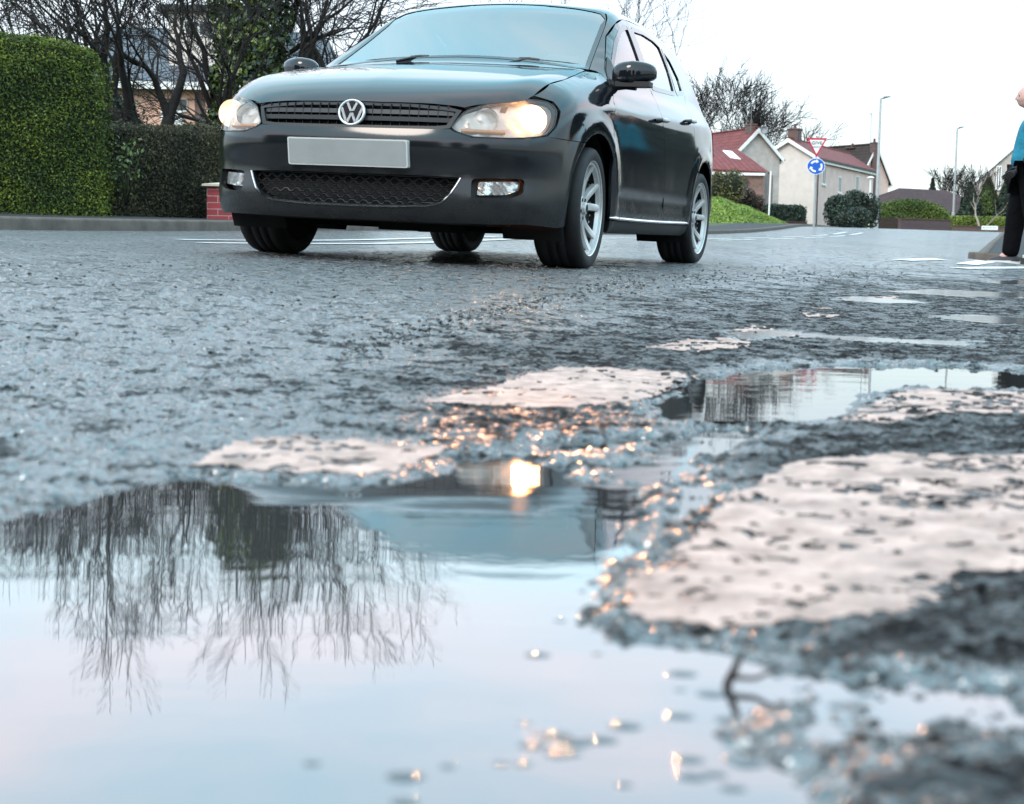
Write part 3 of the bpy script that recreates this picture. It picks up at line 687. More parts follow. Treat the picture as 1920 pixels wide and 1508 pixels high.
# ------------------------------------------------------------------ ground relief
def vnoise(x, y, seed=0):
    """value noise, vectorised"""
    xi = np.floor(x).astype(np.int64); yi = np.floor(y).astype(np.int64); fx = x - xi; fy = y - yi
    fx = fx * fx * (3 - 2 * fx); fy = fy * fy * (3 - 2 * fy)
    def h(a, b):
        n = (a * 374761393 + b * 668265263 + seed * 1442695041) & 0x7fffffff
        n = ((n ^ (n >> 13)) * 1274126177) & 0x7fffffff
        return ((n ^ (n >> 16)) & 0xffff) / 65535.
    return (h(xi, yi) * (1 - fx) + h(xi + 1, yi) * fx) * (1 - fy) + (h(xi, yi + 1) * (1 - fx) + h(xi + 1, yi + 1) * fx) * fy
def fbm(x, y, seed=0, n=4):
    s = 0; a = .5
    for i in range(n): s = s + a * vnoise(x * 2 ** i, y * 2 ** i, seed + i * 17); a *= .5
    return s / (1 - .5 ** n)
def worley(x, y, seed=0):
    """distance to the nearest feature point and that point's random value"""
    xi = np.floor(x).astype(np.int64); yi = np.floor(y).astype(np.int64); best = np.full(x.shape, 9.); val = np.zeros(x.shape)
    for dx in (-1, 0, 1):
        for dy in (-1, 0, 1):
            a = xi + dx; b = yi + dy; n = (a * 374761393 + b * 668265263 + seed * 974634777) & 0x7fffffff
            n = ((n ^ (n >> 13)) * 1274126177) & 0x7fffffff; r1 = (n & 0x3ff) / 1023.; r2 = ((n >> 10) & 0x3ff) / 1023.; r3 = ((n >> 20) & 0x3ff) / 1023.
            d = np.hypot(a + .15 + .7 * r1 - x, b + .15 + .7 * r2 - y); m = d < best
            best = np.where(m, d, best); val = np.where(m, r3, val)
    return best, val
anch = []
for x_, y_ in ((0, .8), (0, -.8), (-2.47, .8), (-2.47, -.8), (0, 0), (-2.47, 0), (-1.2, 0), (.9, .7), (.9, -.7), (-3.4, 0)):
    anch.append(car_to_world((x_, y_, 0)))
for px, py, Y in ((0, 431, 11.4), (445, 433, 14.95), (850, 434, 20.8), (1400, 436, 44.6), (1530, 425.5, 57), (1645, 437, 80), (1786, 439, 103), (1740, 440, 90), (1873, 444, 45), (1836, 488, 14.2), (1900, 499, 14.3)):
    anch.append(at(px, py, Y))
for x_, y_ in ((-.6, .5), (0, .4), (.6, .5), (-.5, 1.1), (.5, 1.1), (0, 1.6), (.35, 2.1), (.75, 2.2), (1.2, 3), (0, 2.2), (1.2, 1.2), (-.9, .6)): anch.append((x_, y_, .002))
anch += [(1.5, 5.0, .012), (2.6, 7.5, .035), (3.2, 5, .02), (-.8, 2.1, .055), (-1.1, 3.0, .085), (0, 3.2, .03), (-3, 3, .17), (-6, 3, .30), (4, 2, .04), (-12, 20, .55), (20, 20, .30), (30, 60, 1.1), (-30, 60, 1.4), (0, 130, 2.3), (60, 130, 2.3), (-60, 130, 2.3)]
A_ = np.array([tuple(a) for a in anch], float)
_uX, _uI = np.unique(np.round(A_[:, :2], 3), axis=0, return_index=True); A_ = A_[_uI]
def _k(r): return np.where(r > 0, r * r * np.log(np.maximum(r, 1e-9)), 0)
n_ = len(A_); D_ = np.hypot(A_[:, None, 0] - A_[None, :, 0], A_[:, None, 1] - A_[None, :, 1])
K_ = np.zeros((n_ + 3, n_ + 3)); K_[:n_, :n_] = _k(D_) + np.eye(n_) * .002; K_[:n_, n_:] = np.c_[np.ones(n_), A_[:, :2]]; K_[n_:, :n_] = K_[:n_, n_:].T
W_ = np.linalg.solve(K_, np.r_[A_[:, 2], 0, 0, 0])
def gz(x, y):
    x = np.asarray(x, float); y = np.asarray(y, float); sh = np.broadcast(x, y).shape; x = np.broadcast_to(x, sh).ravel(); y = np.broadcast_to(y, sh).ravel()
    xc = np.clip(x, -70, 70); yc = np.clip(y, .2, 135); z = W_[n_] + W_[n_ + 1] * xc + W_[n_ + 2] * yc
    for i in range(n_): z = z + W_[i] * _k(np.hypot(xc - A_[i, 0], yc - A_[i, 1]))
    return z.reshape(sh)
def gzp(x, y): return float(gz(np.array([x]), np.array([y]))[0])

RD = Vector((.308, .951)).normalized()      # direction the road runs in
# ---- puddles and painted marks as outlines on the ground, metres
def on_road(px, py):
    """how far off a pixel's ray meets the road"""
    Ys = np.geomspace(.5, 120, 240); P = np.array([at(px, py, Y) for Y in Ys]); d = P[:, 2] - gz(P[:, 0], P[:, 1])
    i = int(np.argmax(d < 0)); return Ys[i] - (Ys[i] - Ys[i - 1]) * (-d[i]) / (d[i - 1] - d[i]) if d[i] < 0 and i > 0 else None
def gpoly(pts): return np.array([(ground_px(a, b) if b > 640 else at(a, b, on_road(a, b) or 15.))[:2] for a, b in pts])
PUD = [gpoly(p) for p in (
    [(-260, 1030), (0, 968), (90, 942), (180, 917), (260, 900), (340, 889), (430, 899), (520, 904), (640, 910), (740, 902), (800, 884), (850, 862), (920, 852), (1000, 862), (1060, 880), (1100, 905), (1170, 905), (1240, 920), (1235, 960), (1215, 1010), (1180, 1060), (1150, 1110), (1120, 1150), (1120, 1172), (1180, 1192), (1300, 1215), (1400, 1235), (1460, 1260), (1560, 1268), (1660, 1290), (1600, 1330), (1480, 1360), (1440, 1400), (1500, 1440), (1560, 1480), (1620, 1600), (1620, 2200), (-1200, 2200), (-1200, 1100)],
    [(1195, 775), (1215, 750), (1250, 730), (1300, 712), (1360, 698), (1430, 690), (1540, 684), (1650, 685), (1760, 686), (1860, 692), (2000, 705), (2000, 745), (1880, 738), (1790, 740), (1700, 735), (1650, 748), (1600, 768), (1570, 790), (1480, 800), (1400, 806), (1320, 806), (1240, 806)],
    [(985, 842), (1040, 830), (1110, 828), (1170, 821), (1230, 824), (1280, 832), (1240, 842), (1180, 841), (1110, 852), (1030, 860), (1000, 858)],
    [(1360, 628), (1440, 620), (1560, 632), (1700, 640), (1820, 648), (1800, 656), (1640, 652), (1480, 646), (1390, 640)],
    [(1560, 563), (1620, 559), (1700, 564), (1740, 570), (1640, 570)],
    [(1660, 548), (1760, 544), (1900, 550), (2100, 548), (2100, 560), (1800, 558)],
    [(1750, 598), (1830, 592), (1930, 600), (2000, 612), (1840, 608)],
    [(1850, 530), (1900, 526), (2000, 528), (2000, 534), (1880, 534)],
    [(1240, 905), (1300, 908), (1390, 925), (1370, 950), (1300, 985), (1235, 985)],
    [(1090, 905), (1130, 875), (1230, 845), (1290, 806), (1430, 806), (1450, 826), (1340, 865), (1320, 905), (1230, 915)],
    [(1500, 1275), (1700, 1262), (1930, 1300), (2100, 1400), (1930, 1420), (1760, 1400), (1700, 1440), (1580, 1400)],
    [(1450, 1250), (1600, 1262), (1720, 1310), (1640, 1370), (1700, 1430), (1560, 1470), (1440, 1400)])]
PAINT = [gpoly(p) for p in (
    [(352, 886), (400, 862), (450, 846), (540, 843), (680, 845), (790, 850), (850, 856), (800, 880), (740, 898), (640, 905), (500, 898), (420, 893)],
    [(770, 772), (860, 752), (960, 722), (1040, 702), (1130, 699), (1230, 704), (1330, 712), (1250, 745), (1180, 765), (1080, 782), (960, 778), (860, 776)],
    [(1125, 1165), (1180, 1110), (1240, 1070), (1310, 1010), (1340, 960), (1400, 925), (1480, 885), (1600, 872), (1760, 868), (1920, 872), (2300, 880), (2300, 1100), (1920, 1090), (1800, 1095), (1760, 1150), (1680, 1190), (1520, 1200), (1330, 1200), (1200, 1188)],
    [(1570, 795), (1640, 765), (1690, 742), (1800, 742), (1900, 745), (2300, 748), (2300, 800), (1900, 790), (1760, 790), (1650, 805)],
    [(1205, 668), (1280, 654), (1350, 650), (1410, 656), (1400, 668), (1300, 674)],
    [(1365, 622), (1420, 612), (1480, 625), (1560, 634), (1480, 640)], [(1490, 580), (1570, 578), (1560, 584)], [(1500, 590), (1580, 594), (1560, 598), (1510, 596)], [(1560, 560), (1690, 556), (1695, 562), (1600, 567)])]
def pdist(P, poly):
    """signed distance to a polygon, positive inside"""
    x, y = P[:, 0], P[:, 1]; best = np.full(len(P), 1e9); n = len(poly)
    for i in range(n):
        a = poly[i]; b = poly[(i + 1) % n]; d = b - a; t = np.clip(((x - a[0]) * d[0] + (y - a[1]) * d[1]) / max(d @ d, 1e-12), 0, 1)
        best = np.minimum(best, np.hypot(x - a[0] - t * d[0], y - a[1] - t * d[1]))
    return np.where(inside(P, poly), best, -best)
# ---- grid of road vertices, fine where the camera is near
rows = [.36]
while rows[-1] < 80:
    Y = rows[-1]; rows.append(Y + (max(.0019, .0030 * Y ** 1.25) if Y < 9 else .05 * (Y / 9) ** 2.0))
rows = np.array(rows); nf = 700
uc = np.linspace(-1, 1, nf); ex = np.array([.02, .05, .1, .2, .35, .6, 1.0, 1.6, 2.6, 4.0])
cols = np.r_[-(1 + ex[::-1]), uc, 1 + ex]; isf = np.abs(cols) <= 1.0
Yg, Ug = np.meshgrid(rows, cols, indexing='ij'); half_w = .40 * Yg + .32
Xg = Ug * half_w + .0 * Yg
# sparse flank columns reach well outside the picture
fl = np.abs(Ug) > 1; Xg = np.where(fl, np.sign(Ug) * (half_w + (np.abs(Ug) - 1) * 4.5), Xg)
base_z = gz(Xg, Yg); near = np.exp(-(Yg / 3.2) ** 2)
flat = np.exp(-((Yg / 2.7) ** 4)) * np.exp(-(np.clip(np.abs(Xg) - 1.2, 0, 9) / .6) ** 2); base_z = base_z * (1 - flat) + .002 * flat
Z = base_z.copy(); Pq = np.stack([Xg.ravel(), Yg.ravel()], 1)
sel = (Pq[:, 1] < 14); Ps = Pq[sel]
wob = .018 * (fbm(Ps[:, 0] * 16, Ps[:, 1] * 16, 3) - .5) * 2 + .008 * (fbm(Ps[:, 0] * 90, Ps[:, 1] * 90, 5) - .5) * 2
pud = np.full(len(Pq), -9.); pnt = np.full(len(Pq), -9.)
dall = []
sc_ = np.clip(Ps[:, 1] / 1.2, .35, 6)
def band(ds): return ds
best = np.full(len(Ps), -9.)
for p in PUD:
    lo, hi = p.min(0) - .3, p.max(0) + .3; m = (Ps[:, 0] > lo[0]) & (Ps[:, 0] < hi[0]) & (Ps[:, 1] > lo[1]) & (Ps[:, 1] < hi[1])
    if m.any(): best[m] = np.maximum(best[m], pdist(Ps[m], p))
pud[sel] = best + wob * np.minimum(sc_, 2.0) * .8
best = np.full(len(Ps), -9.)
for p in PAINT:
    lo, hi = p.min(0) - .1, p.max(0) + .1; m = (Ps[:, 0] > lo[0]) & (Ps[:, 0] < hi[0]) & (Ps[:, 1] > lo[1]) & (Ps[:, 1] < hi[1])
    if m.any(): best[m] = np.maximum(best[m], pdist(Ps[m], p))
pnt[sel] = best + wob * .30
pud = pud.reshape(Z.shape); pnt = pnt.reshape(Z.shape)
# relief: broad unevenness, then stone chips
lod = 1 / (1 + (Yg / 5.5) ** 3)
rough = (fbm(Xg * 5, Yg * 5, 11) - .5) * .010 + (fbm(Xg * 32, Yg * 32, 23, 3) - .5) * .0075
w1, v1 = worley(Xg / .0105, Yg / .0105, 1); w2, v2_ = worley(Xg / .024, Yg / .024, 7); w3, v3_ = worley(Xg / .045, Yg / .045, 9)
chip = (np.clip(.62 - w1, 0, 1) * (.3 + v1)) * .0050 + (np.clip(.50 - w2, 0, 1) * np.clip(v2_ - .45, 0, 1) * 3) * .0078 + np.clip(.42 - w3, 0, 1) * np.clip(v3_ - .55, 0, 1) * 3 * .009 * np.clip((Yg - 1.6) / 1.5, 0, 1)
inpaint = np.clip(pnt / .012 + .3, 0, 1)
tex = rough * .9 + chip * (1 - .80 * inpaint)
film = np.clip((Xg - .18) / .25, 0, 1) * np.clip((1.25 - Yg) / .35, 0, 1)        # the shallow, stony shore at lower right
depth = np.clip(pud / np.where((Yg < 1.75) & (Yg > 1.5) & (Xg > -.05), .02, .06), -1, 1); bowl = np.where(depth > 0, np.abs(depth) ** .8, depth * .55)
WATER = .0015
_sh = (Yg < 1.78) & (Yg > 1.20) & (Xg > -.02) & (Xg < .34) & (Xg > (1.5 - Yg) * .6); nearZ = base_z + .0035 + tex * 1.0 - .0155 * np.where(_sh, .72, 1.) * np.clip(bowl, 0, 1) * (1 - .35 * film) - .0045 * np.clip(bowl, -1, 0) * np.exp(-(Yg / 3) ** 2) + .0016 * inpaint * lod
Z = np.where(Yg < 14, base_z * 1.0 + (nearZ - base_z) * np.clip((14 - Yg) / 6, 0, 1) * (.25 + .75 * lod), base_z)
inp = (pud > -.02) & (Yg < 3.2)
# a few larger loose lumps
nr, nc = Z.shape; V = np.stack([Xg, Yg, Z], -1).reshape(-1, 3)
I = np.arange(nr * nc).reshape(nr, nc); Fq = np.stack([I[:-1, :-1], I[:-1, 1:], I[1:, 1:], I[1:, :-1]], -1).reshape(-1, 4)
def wet_asphalt():
    m = bpy.data.materials.new('wet_asphalt'); m.use_nodes = True; t = m.node_tree; p = t.nodes['Principled BSDF']; c = N(t, 'ShaderNodeTexCoord')
    L = t.links.new
    v = N(t, 'ShaderNodeTexVoronoi'); v.inputs['Scale'].default_value = 95; v.inputs['Randomness'].default_value = 1; L(c.outputs['Object'], v.inputs['Vector'])
    n1 = N(t, 'ShaderNodeTexNoise'); n1.inputs['Scale'].default_value = 2.2; n1.inputs['Detail'].default_value = 6; L(c.outputs['Object'], n1.inputs['Vector'])
    n2 = N(t, 'ShaderNodeTexNoise'); n2.inputs['Scale'].default_value = 30; n2.inputs['Detail'].default_value = 4; n2.inputs['Roughness'].default_value = .6; L(c.outputs['Object'], n2.inputs['Vector'])
    mp = N(t, 'ShaderNodeMapping'); mp.inputs['Rotation'].default_value = (0, 0, .31); mp.inputs['Scale'].default_value = (3.0, .35, 1); L(c.outputs['Object'], mp.inputs[0])
    n3 = N(t, 'ShaderNodeTexNoise'); n3.inputs['Scale'].default_value = .9; n3.inputs['Detail'].default_value = 4; L(mp.outputs[0], n3.inputs['Vector'])
    r = N(t, 'ShaderNodeValToRGB'); e = r.color_ramp.elements; e[0].color = (.006, .006, .007, 1); e[1].color = (.060, .058, .058, 1); e[0].position = .1; e[1].position = .9
    L(v.outputs['Color'], r.inputs['Fac']); L(r.outputs[0], p.inputs['Base Color'])
    # wetness: water film lies unevenly, along the wheel tracks too
    a = N(t, 'ShaderNodeMath', op='ADD'); L(n1.outputs['Fac'], a.inputs[0]); L(n3.outputs['Fac'], a.inputs[1])
    rr = N(t, 'ShaderNodeMapRange'); rr.inputs['From Min'].default_value = .75; rr.inputs['From Max'].default_value = 1.25; rr.inputs['To Min'].default_value = .10; rr.inputs['To Max'].default_value = .22
    L(a.outputs[0], rr.inputs['Value'])
    at_ = N(t, 'ShaderNodeAttribute'); at_.attribute_name = 'wetness'
    dr = N(t, 'ShaderNodeMapRange'); dr.inputs['From Min'].default_value = 0; dr.inputs['From Max'].default_value = 1; dr.inputs['To Min'].default_value = .26; dr.inputs['To Max'].default_value = .0; L(at_.outputs['Fac'], dr.inputs['Value'])
    ra = N(t, 'ShaderNodeMath', op='ADD'); L(rr.outputs[0], ra.inputs[0]); L(dr.outputs[0], ra.inputs[1]); L(ra.outputs[0], p.inputs['Roughness'])
    io = N(t, 'ShaderNodeMapRange'); io.inputs['To Min'].default_value = 1.33; io.inputs['To Max'].default_value = 2.3; L(at_.outputs['Fac'], io.inputs['Value']); L(io.outputs[0], p.inputs['IOR'])
    flt = N(t, 'ShaderNodeMapRange'); flt.interpolation_type = 'SMOOTHSTEP'; flt.inputs['From Min'].default_value = .50; flt.inputs['From Max'].default_value = .60; L(n2.outputs['Fac'], flt.inputs['Value'])
    h = N(t, 'ShaderNodeMath', op='MULTIPLY_ADD'); h.inputs[1].default_value = .9; L(flt.outputs[0], h.inputs[0])
    ivd = N(t, 'ShaderNodeMath', op='MULTIPLY'); ivd.inputs[1].default_value = -.9; L(v.outputs['Distance'], ivd.inputs[0]); L(ivd.outputs[0], h.inputs[2])
    # stones that stand clear of the water film stay dull and dark
    n4 = N(t, 'ShaderNodeTexNoise'); n4.inputs['Scale'].default_value = 17; n4.inputs['Detail'].default_value = 7; n4.inputs['Roughness'].default_value = .78; L(c.outputs['Object'], n4.inputs['Vector'])
    sw = N(t, 'ShaderNodeMath', op='MULTIPLY_ADD'); sw.inputs[1].default_value = -.040; L(at_.outputs['Fac'], sw.inputs[0]); L(n4.outputs['Fac'], sw.inputs[2])
    bare = N(t, 'ShaderNodeMapRange'); bare.interpolation_type = 'SMOOTHSTEP'; bare.inputs['From Min'].default_value = .47; bare.inputs['From Max'].default_value = .535; L(sw.outputs[0], bare.inputs['Value'])
    sp = N(t, 'ShaderNodeMapRange'); sp.inputs['To Min'].default_value = .85; sp.inputs['To Max'].default_value = .04; L(bare.outputs[0], sp.inputs['Value']); L(sp.outputs[0], p.inputs['Specular IOR Level'])
    br = N(t, 'ShaderNodeMath', op='MULTIPLY_ADD'); br.inputs[1].default_value = .35; L(bare.outputs[0], br.inputs[0]); L(ra.outputs[0], br.inputs[2]); L(br.outputs[0], p.inputs['Roughness'])
    b = N(t, 'ShaderNodeBump'); b.inputs['Strength'].default_value = .9; b.inputs['Distance'].default_value = .012; L(h.outputs[0], b.inputs['Height']); L(b.outputs[0], p.inputs['Normal'])
    return m
M['road'] = wet_asphalt()
DRY = gpoly([(560, 900), (600, 800), (560, 720), (640, 660), (860, 612), (1060, 562), (1250, 530), (1450, 516), (1800, 506), (2600, 506), (2600, 2600), (1000, 2600), (1100, 1300), (700, 1000)])
road = np_mesh('road', V, Fq, M['road']); tag(road, kind='structure')
_dd = pdist(Pq, DRY); _wt = np.clip(.62 - _dd / (.10 + .16 * Pq[:, 1]) + (fbm(Pq[:, 0] * 5, Pq[:, 1] * 5, 77) - .5) * 1.4, 0, 1)
_wt = np.maximum(_wt, np.clip(1 + pud.ravel() / .05, 0, 1) * .8)
_a = road.data.attributes.new('wetness', 'FLOAT', 'POINT'); _a.data.foreach_set('value', _wt.astype(np.float32))
# painted marks: worn thermoplastic lying on the asphalt, holes where the stones come through
wear = fbm(Xg * 20, Yg * 34, 41) ; wear2 = fbm(Xg * 120, Yg * 120, 43, 3)
worn = np.clip((Xg - .16) / .22, 0, 1)
pm = (pnt + (wear - .5) * .020 + (wear2 - .5) * .010 > 0) & (Yg < 10) & ~((chip > .0056) & (wear2 > .54)) & ~((wear2 > .60 - .05 * worn) & (wear > .62 - .08 * worn)) & (pud < .02)
fm = (pm[:-1, :-1] & pm[:-1, 1:] & pm[1:, 1:] & pm[1:, :-1]).ravel()
Fp = Fq[fm]; used = np.unique(Fp); remap = -np.ones(len(V), np.int64); remap[used] = np.arange(len(used))
Vp = V[used].copy(); sm = (base_z + .0035 + rough * .9 + chip * .75 + .0007).ravel()[used]; Vp[:, 2] = np.maximum(Vp[:, 2] + .0008, np.where(Vp[:, 1] < 4, sm, Vp[:, 2] + .002))
M['mark'] = mat('worn_white_marking', (.43, .305, .265), .7, spec=.15, noise=(26, .42), bump=(220, .6, .002))
mk = np_mesh('worn_marking', Vp, remap[Fp], M['mark']); tag(mk, kind='structure')
# water
wm = bpy.data.materials.new('puddle_water'); wm.use_nodes = True; t = wm.node_tree; p = t.nodes['Principled BSDF']
p.inputs['Base Color'].default_value = (.035, .033, .033, 1); p.inputs['Roughness'].default_value = .015; p.inputs['IOR'].default_value = 2.7
c = N(t, 'ShaderNodeTexCoord'); mp = N(t, 'ShaderNodeMapping'); mp.inputs['Rotation'].default_value = (0, 0, -.25); mp.inputs['Scale'].default_value = (1, 3.0, 1); t.links.new(c.outputs['Object'], mp.inputs[0])
n = N(t, 'ShaderNodeTexNoise'); n.inputs['Scale'].default_value = 5; n.inputs['Detail'].default_value = 1.2; n.inputs['Distortion'].default_value = .4; t.links.new(mp.outputs[0], n.inputs['Vector'])
nb = N(t, 'ShaderNodeTexNoise'); nb.inputs['Scale'].default_value = 45; nb.inputs['Detail'].default_value = 1; t.links.new(mp.outputs[0], nb.inputs['Vector'])
ma = N(t, 'ShaderNodeMath', op='MULTIPLY_ADD'); ma.inputs[1].default_value = .06; t.links.new(nb.outputs['Fac'], ma.inputs[0]); t.links.new(n.outputs['Fac'], ma.inputs[2])
b = N(t, 'ShaderNodeBump'); b.inputs['Strength'].default_value = .09; b.inputs['Distance'].default_value = .004; t.links.new(ma.outputs[0], b.inputs['Height']); t.links.new(b.outputs[0], p.inputs['Normal'])
M['water'] = wm
M['film'] = wm.copy(); M['film'].name = 'thin_water_film'; M['film'].node_tree.nodes['Principled BSDF'].inputs['Roughness'].default_value = .14
for i, p_ in enumerate(PUD):
    if i >= 8 or i == 2: continue                # these share the big puddle's sheet
    cen = p_.mean(0); lv = WATER
    q = p_
    if i == 0:
        q = np.array([(-1.2, .2), (1.0, .2), (1.0, 1.0), (1.0, 1.76), (-.1, 1.76), (-.9, 1.76)])
    elif i < 3: q = np.array([ground_px(*a)[:2] for a in (((1150, 792), (1150, 672), (2150, 672), (2150, 768), (1700, 792)) if i == 1 else ((930, 880), (940, 806), (1260, 804), (1290, 862)))])
    else:
        q = resample(p_, .04 * max(1, cen[1] / 3)); q = q + (fbm(q[:, 0] * 9, q[:, 1] * 9, 3)[:, None] - .5) * .10 * (q - cen) / np.maximum(np.linalg.norm(q - cen, axis=1, keepdims=True), .05)
    mb = MB(); mb.add([(a, b2, lv if i < 3 else gzp(a, b2) + .0035) for a, b2 in q], [tuple(range(len(q)))[:: (1 if area2(q) > 0 else -1)]])
    o = mb.build('puddle', M['water'] if i < 3 else M['film']); tag(o, kind='structure')
# centre-of-road lines and hatching beyond the car
def strip(mb, pts, wd, dz=.004):
    L = []
    for i, (x, y) in enumerate(pts):
        a = Vector(pts[max(i - 1, 0)]); b_ = Vector(pts[min(i + 1, len(pts) - 1)]); d = (b_ - a).normalized(); nrm = Vector((-d.y, d.x))
        for s in (-1, 1): q = Vector((x, y)) + nrm * (s * wd / 2); L.append((q.x, q.y, zroad(q.x, q.y) + dz))
    mb.add(L, [(2 * i, 2 * i + 1, 2 * i + 3, 2 * i + 2)[::-1] for i in range(len(pts) - 1)])
def zroad(x, y): return gzp(x, y)
# ------------------------------------------------------------------ kerbs, pavements, verge
M['kerb'] = mat('kerb_stone', (.11, .088, .074), .9, noise=(5, .35), bump=(40, .5, .004))
M['pave'] = mat('footway_asphalt', (.04, .04, .042), .8, spec=.2, noise=(6, .3), bump=(60, .5, .004))
M['earth'] = mat('garden_ground', (.05, .06, .025), .95, noise=(.8, .4), tint_var=(.07, .10, .03))
M['line'] = mat('white_road_line', (.66, .66, .64), .4, noise=(9, .25))
def kerbline(pts, step=.6): return resample(pts, step, closed=False)
k0 = Vector(at(0, 431, 11.4)[:2])
LK = [k0 - RD * 10.5] + [k0 + RD * t for t in (0, 8, 16, 24, 33)]
LK += [Vector(at(px, 435, Y)[:2]) for px, Y in ((1465, 50), (1500, 56), (1560, 66), (1640, 82), (1790, 91), (1885, 93), (2200, 97))]
LK = kerbline([tuple(p) for p in LK], .5)
def normals(L):
    d = np.gradient(L, axis=0); d /= np.linalg.norm(d, axis=1, keepdims=True); return np.stack([-d[:, 1], d[:, 0]], 1)
def slab(name, L, Nn, offs, h, m, hfn=None, **k):
    vs = []; n = len(offs)
    for j, o in enumerate(offs):
        q = L + Nn * o; z = gz(q[:, 0], q[:, 1]); vs.append(np.c_[q, z + (h[j] if hasattr(h, '__len__') else h)])
    V_ = np.stack(vs, 1).reshape(-1, 3); nl = len(L); I_ = np.arange(nl * n).reshape(nl, n)
    Fq_ = np.stack([I_[:-1, :-1], I_[1:, :-1], I_[1:, 1:], I_[:-1, 1:]], -1).reshape(-1, 4)[:, ::-1]
    o = np_mesh(name, V_, Fq_, m, smooth=False); return tag(o, kind='structure', **k)
NL = normals(LK)
slab('kerb', LK, NL, [0, .004, .018, .15, .1505], [-.08, .078, .098, .10, -.05], M['kerb'])
slab('footway', LK, NL, [.146, 1.0, 1.9, 2.05], [.096, .102, .11, .06], M['pave'])
sm2 = np.array([.2 + i for i in range(3)])
KF = LK[::6]; NF = normals(KF); NF = NF * 0 + np.array([-.951, .308]) * np.clip((52 - KF[:, 1:2]) / 8, 0, 1) + np.array([.0, 1.0]) * np.clip((KF[:, 1:2] - 44) / 8, 0, 1); NF /= np.linalg.norm(NF, axis=1, keepdims=True)
slab('ground', KF, NF, [1.85, 6, 14, 30, 60, 110], [.10, .12, .12, .1, .1, .1], M['earth'])
# big sheet under everything, to the horizon
gx_ = np.r_[-1500, -400, np.linspace(-120, 120, 41), 400, 1500]; gy_ = np.r_[-1500, -300, -40, -5, np.linspace(.5, 140, 40), 400, 1500]
GX, GY = np.meshgrid(gx_, gy_); GZ = gz(GX, GY) - .35 - .0 * GX; I_ = np.arange(GX.size).reshape(GX.shape)
tag(np_mesh('terrain', np.stack([GX, GY, GZ], -1).reshape(-1, 3), np.stack([I_[:-1, :-1], I_[:-1, 1:], I_[1:, 1:], I_[1:, :-1]], -1).reshape(-1, 4), M['earth']), kind='structure')
# road behind and beside the camera
bx_ = np.linspace(-14, 14, 29); by_ = np.r_[-14, -6, -2, np.linspace(-.5, .37, 4)]; GX, GY = np.meshgrid(bx_, by_); GZ = gz(GX, GY) - .004
I_ = np.arange(GX.size).reshape(GX.shape); tag(np_mesh('road_behind', np.stack([GX, GY, GZ], -1).reshape(-1, 3), np.stack([I_[:-1, :-1], I_[:-1, 1:], I_[1:, 1:], I_[1:, :-1]], -1).reshape(-1, 4), M['road']), kind='structure')
# right-hand pavement with its corner
kc = Vector(at(1838, 486, 14.2)[:2]); rk = kerbline([tuple(kc + Vector((22, -.6))), tuple(kc + Vector((.35, -.02)))], .5)
rk2 = kerbline([tuple(kc + Vector((.08, .10))), tuple(kc + Vector((.0, .4))), tuple(Vector(at(1873, 444, 45)[:2])), tuple(Vector(at(1905, 444, 70)[:2]))], .5)
RK = np.r_[rk, rk2]; RK = np.unique(np.round(RK, 4), axis=0) if 0 else RK
NR = -normals(RK)
def slabR(name, offs, h, m):
    return slab(name, RK, NR, offs, h, m)
slabR('kerb', [0, .004, .016, .13, .1305], [-.06, .070, .086, .088, -.05], M['kerb'])
vs = []; rows_ = []
for i in range(len(rk2)):
    p = rk2[i]; r_ = [(p[0] + .12 + s * (18 - .12) ** 1, p[1] + (.0 if i else .0)) for s in (0, .02, .06, .12, .25, .5, 1)]
    vs += [(x, y + .12, gzp(x, y) + .086) for x, y in r_]
n7 = 7; I_ = np.arange(len(vs)).reshape(-1, n7)
tag(np_mesh('footway', np.array(vs), np.stack([I_[:-1, :-1], I_[:-1, 1:], I_[1:, 1:], I_[1:, :-1]], -1).reshape(-1, 4), M['pave'], smooth=False), kind='structure')
# road lines: two broken lines along the middle, seen beyond the car
ln = MB()
def zr_(x, y): return gzp(x, y)
a1 = Vector((-1.60, 9.0)); a2 = a1 + Vector((-.951, .308)) * .55
for a0, st in ((a1, -.9), (a2, -.2)):
    t = st + (.4 if st > -1 else 0); first = True
    while t < 40:
        Lh = 9.5 if first else 3.6; pts = [tuple(a0 + RD * (t + i * Lh / 12)) for i in range(13)]; strip(ln, pts, .11, .007); t += Lh + (1.6 if not first else 1.2); first = False
tag(ln.build('road_line', M['line']), kind='structure')
ln = MB()                                              # give-way dashes at the mouth of the side road
for (x0, x1, y0, y1) in ((1812, 1850, 497, 491), (1795, 1935, 504, 503), (1690, 1760, 489, 487)):
    Ya, Yb = on_road(x0, y0), on_road(x1, y1)
    if Ya and Yb: strip(ln, [tuple(at(x0, y0, Ya)[:2]), tuple(at(x1, y1, Yb)[:2])], .16, .006)
tag(ln.build('give_way_line', M['line']), kind='structure')

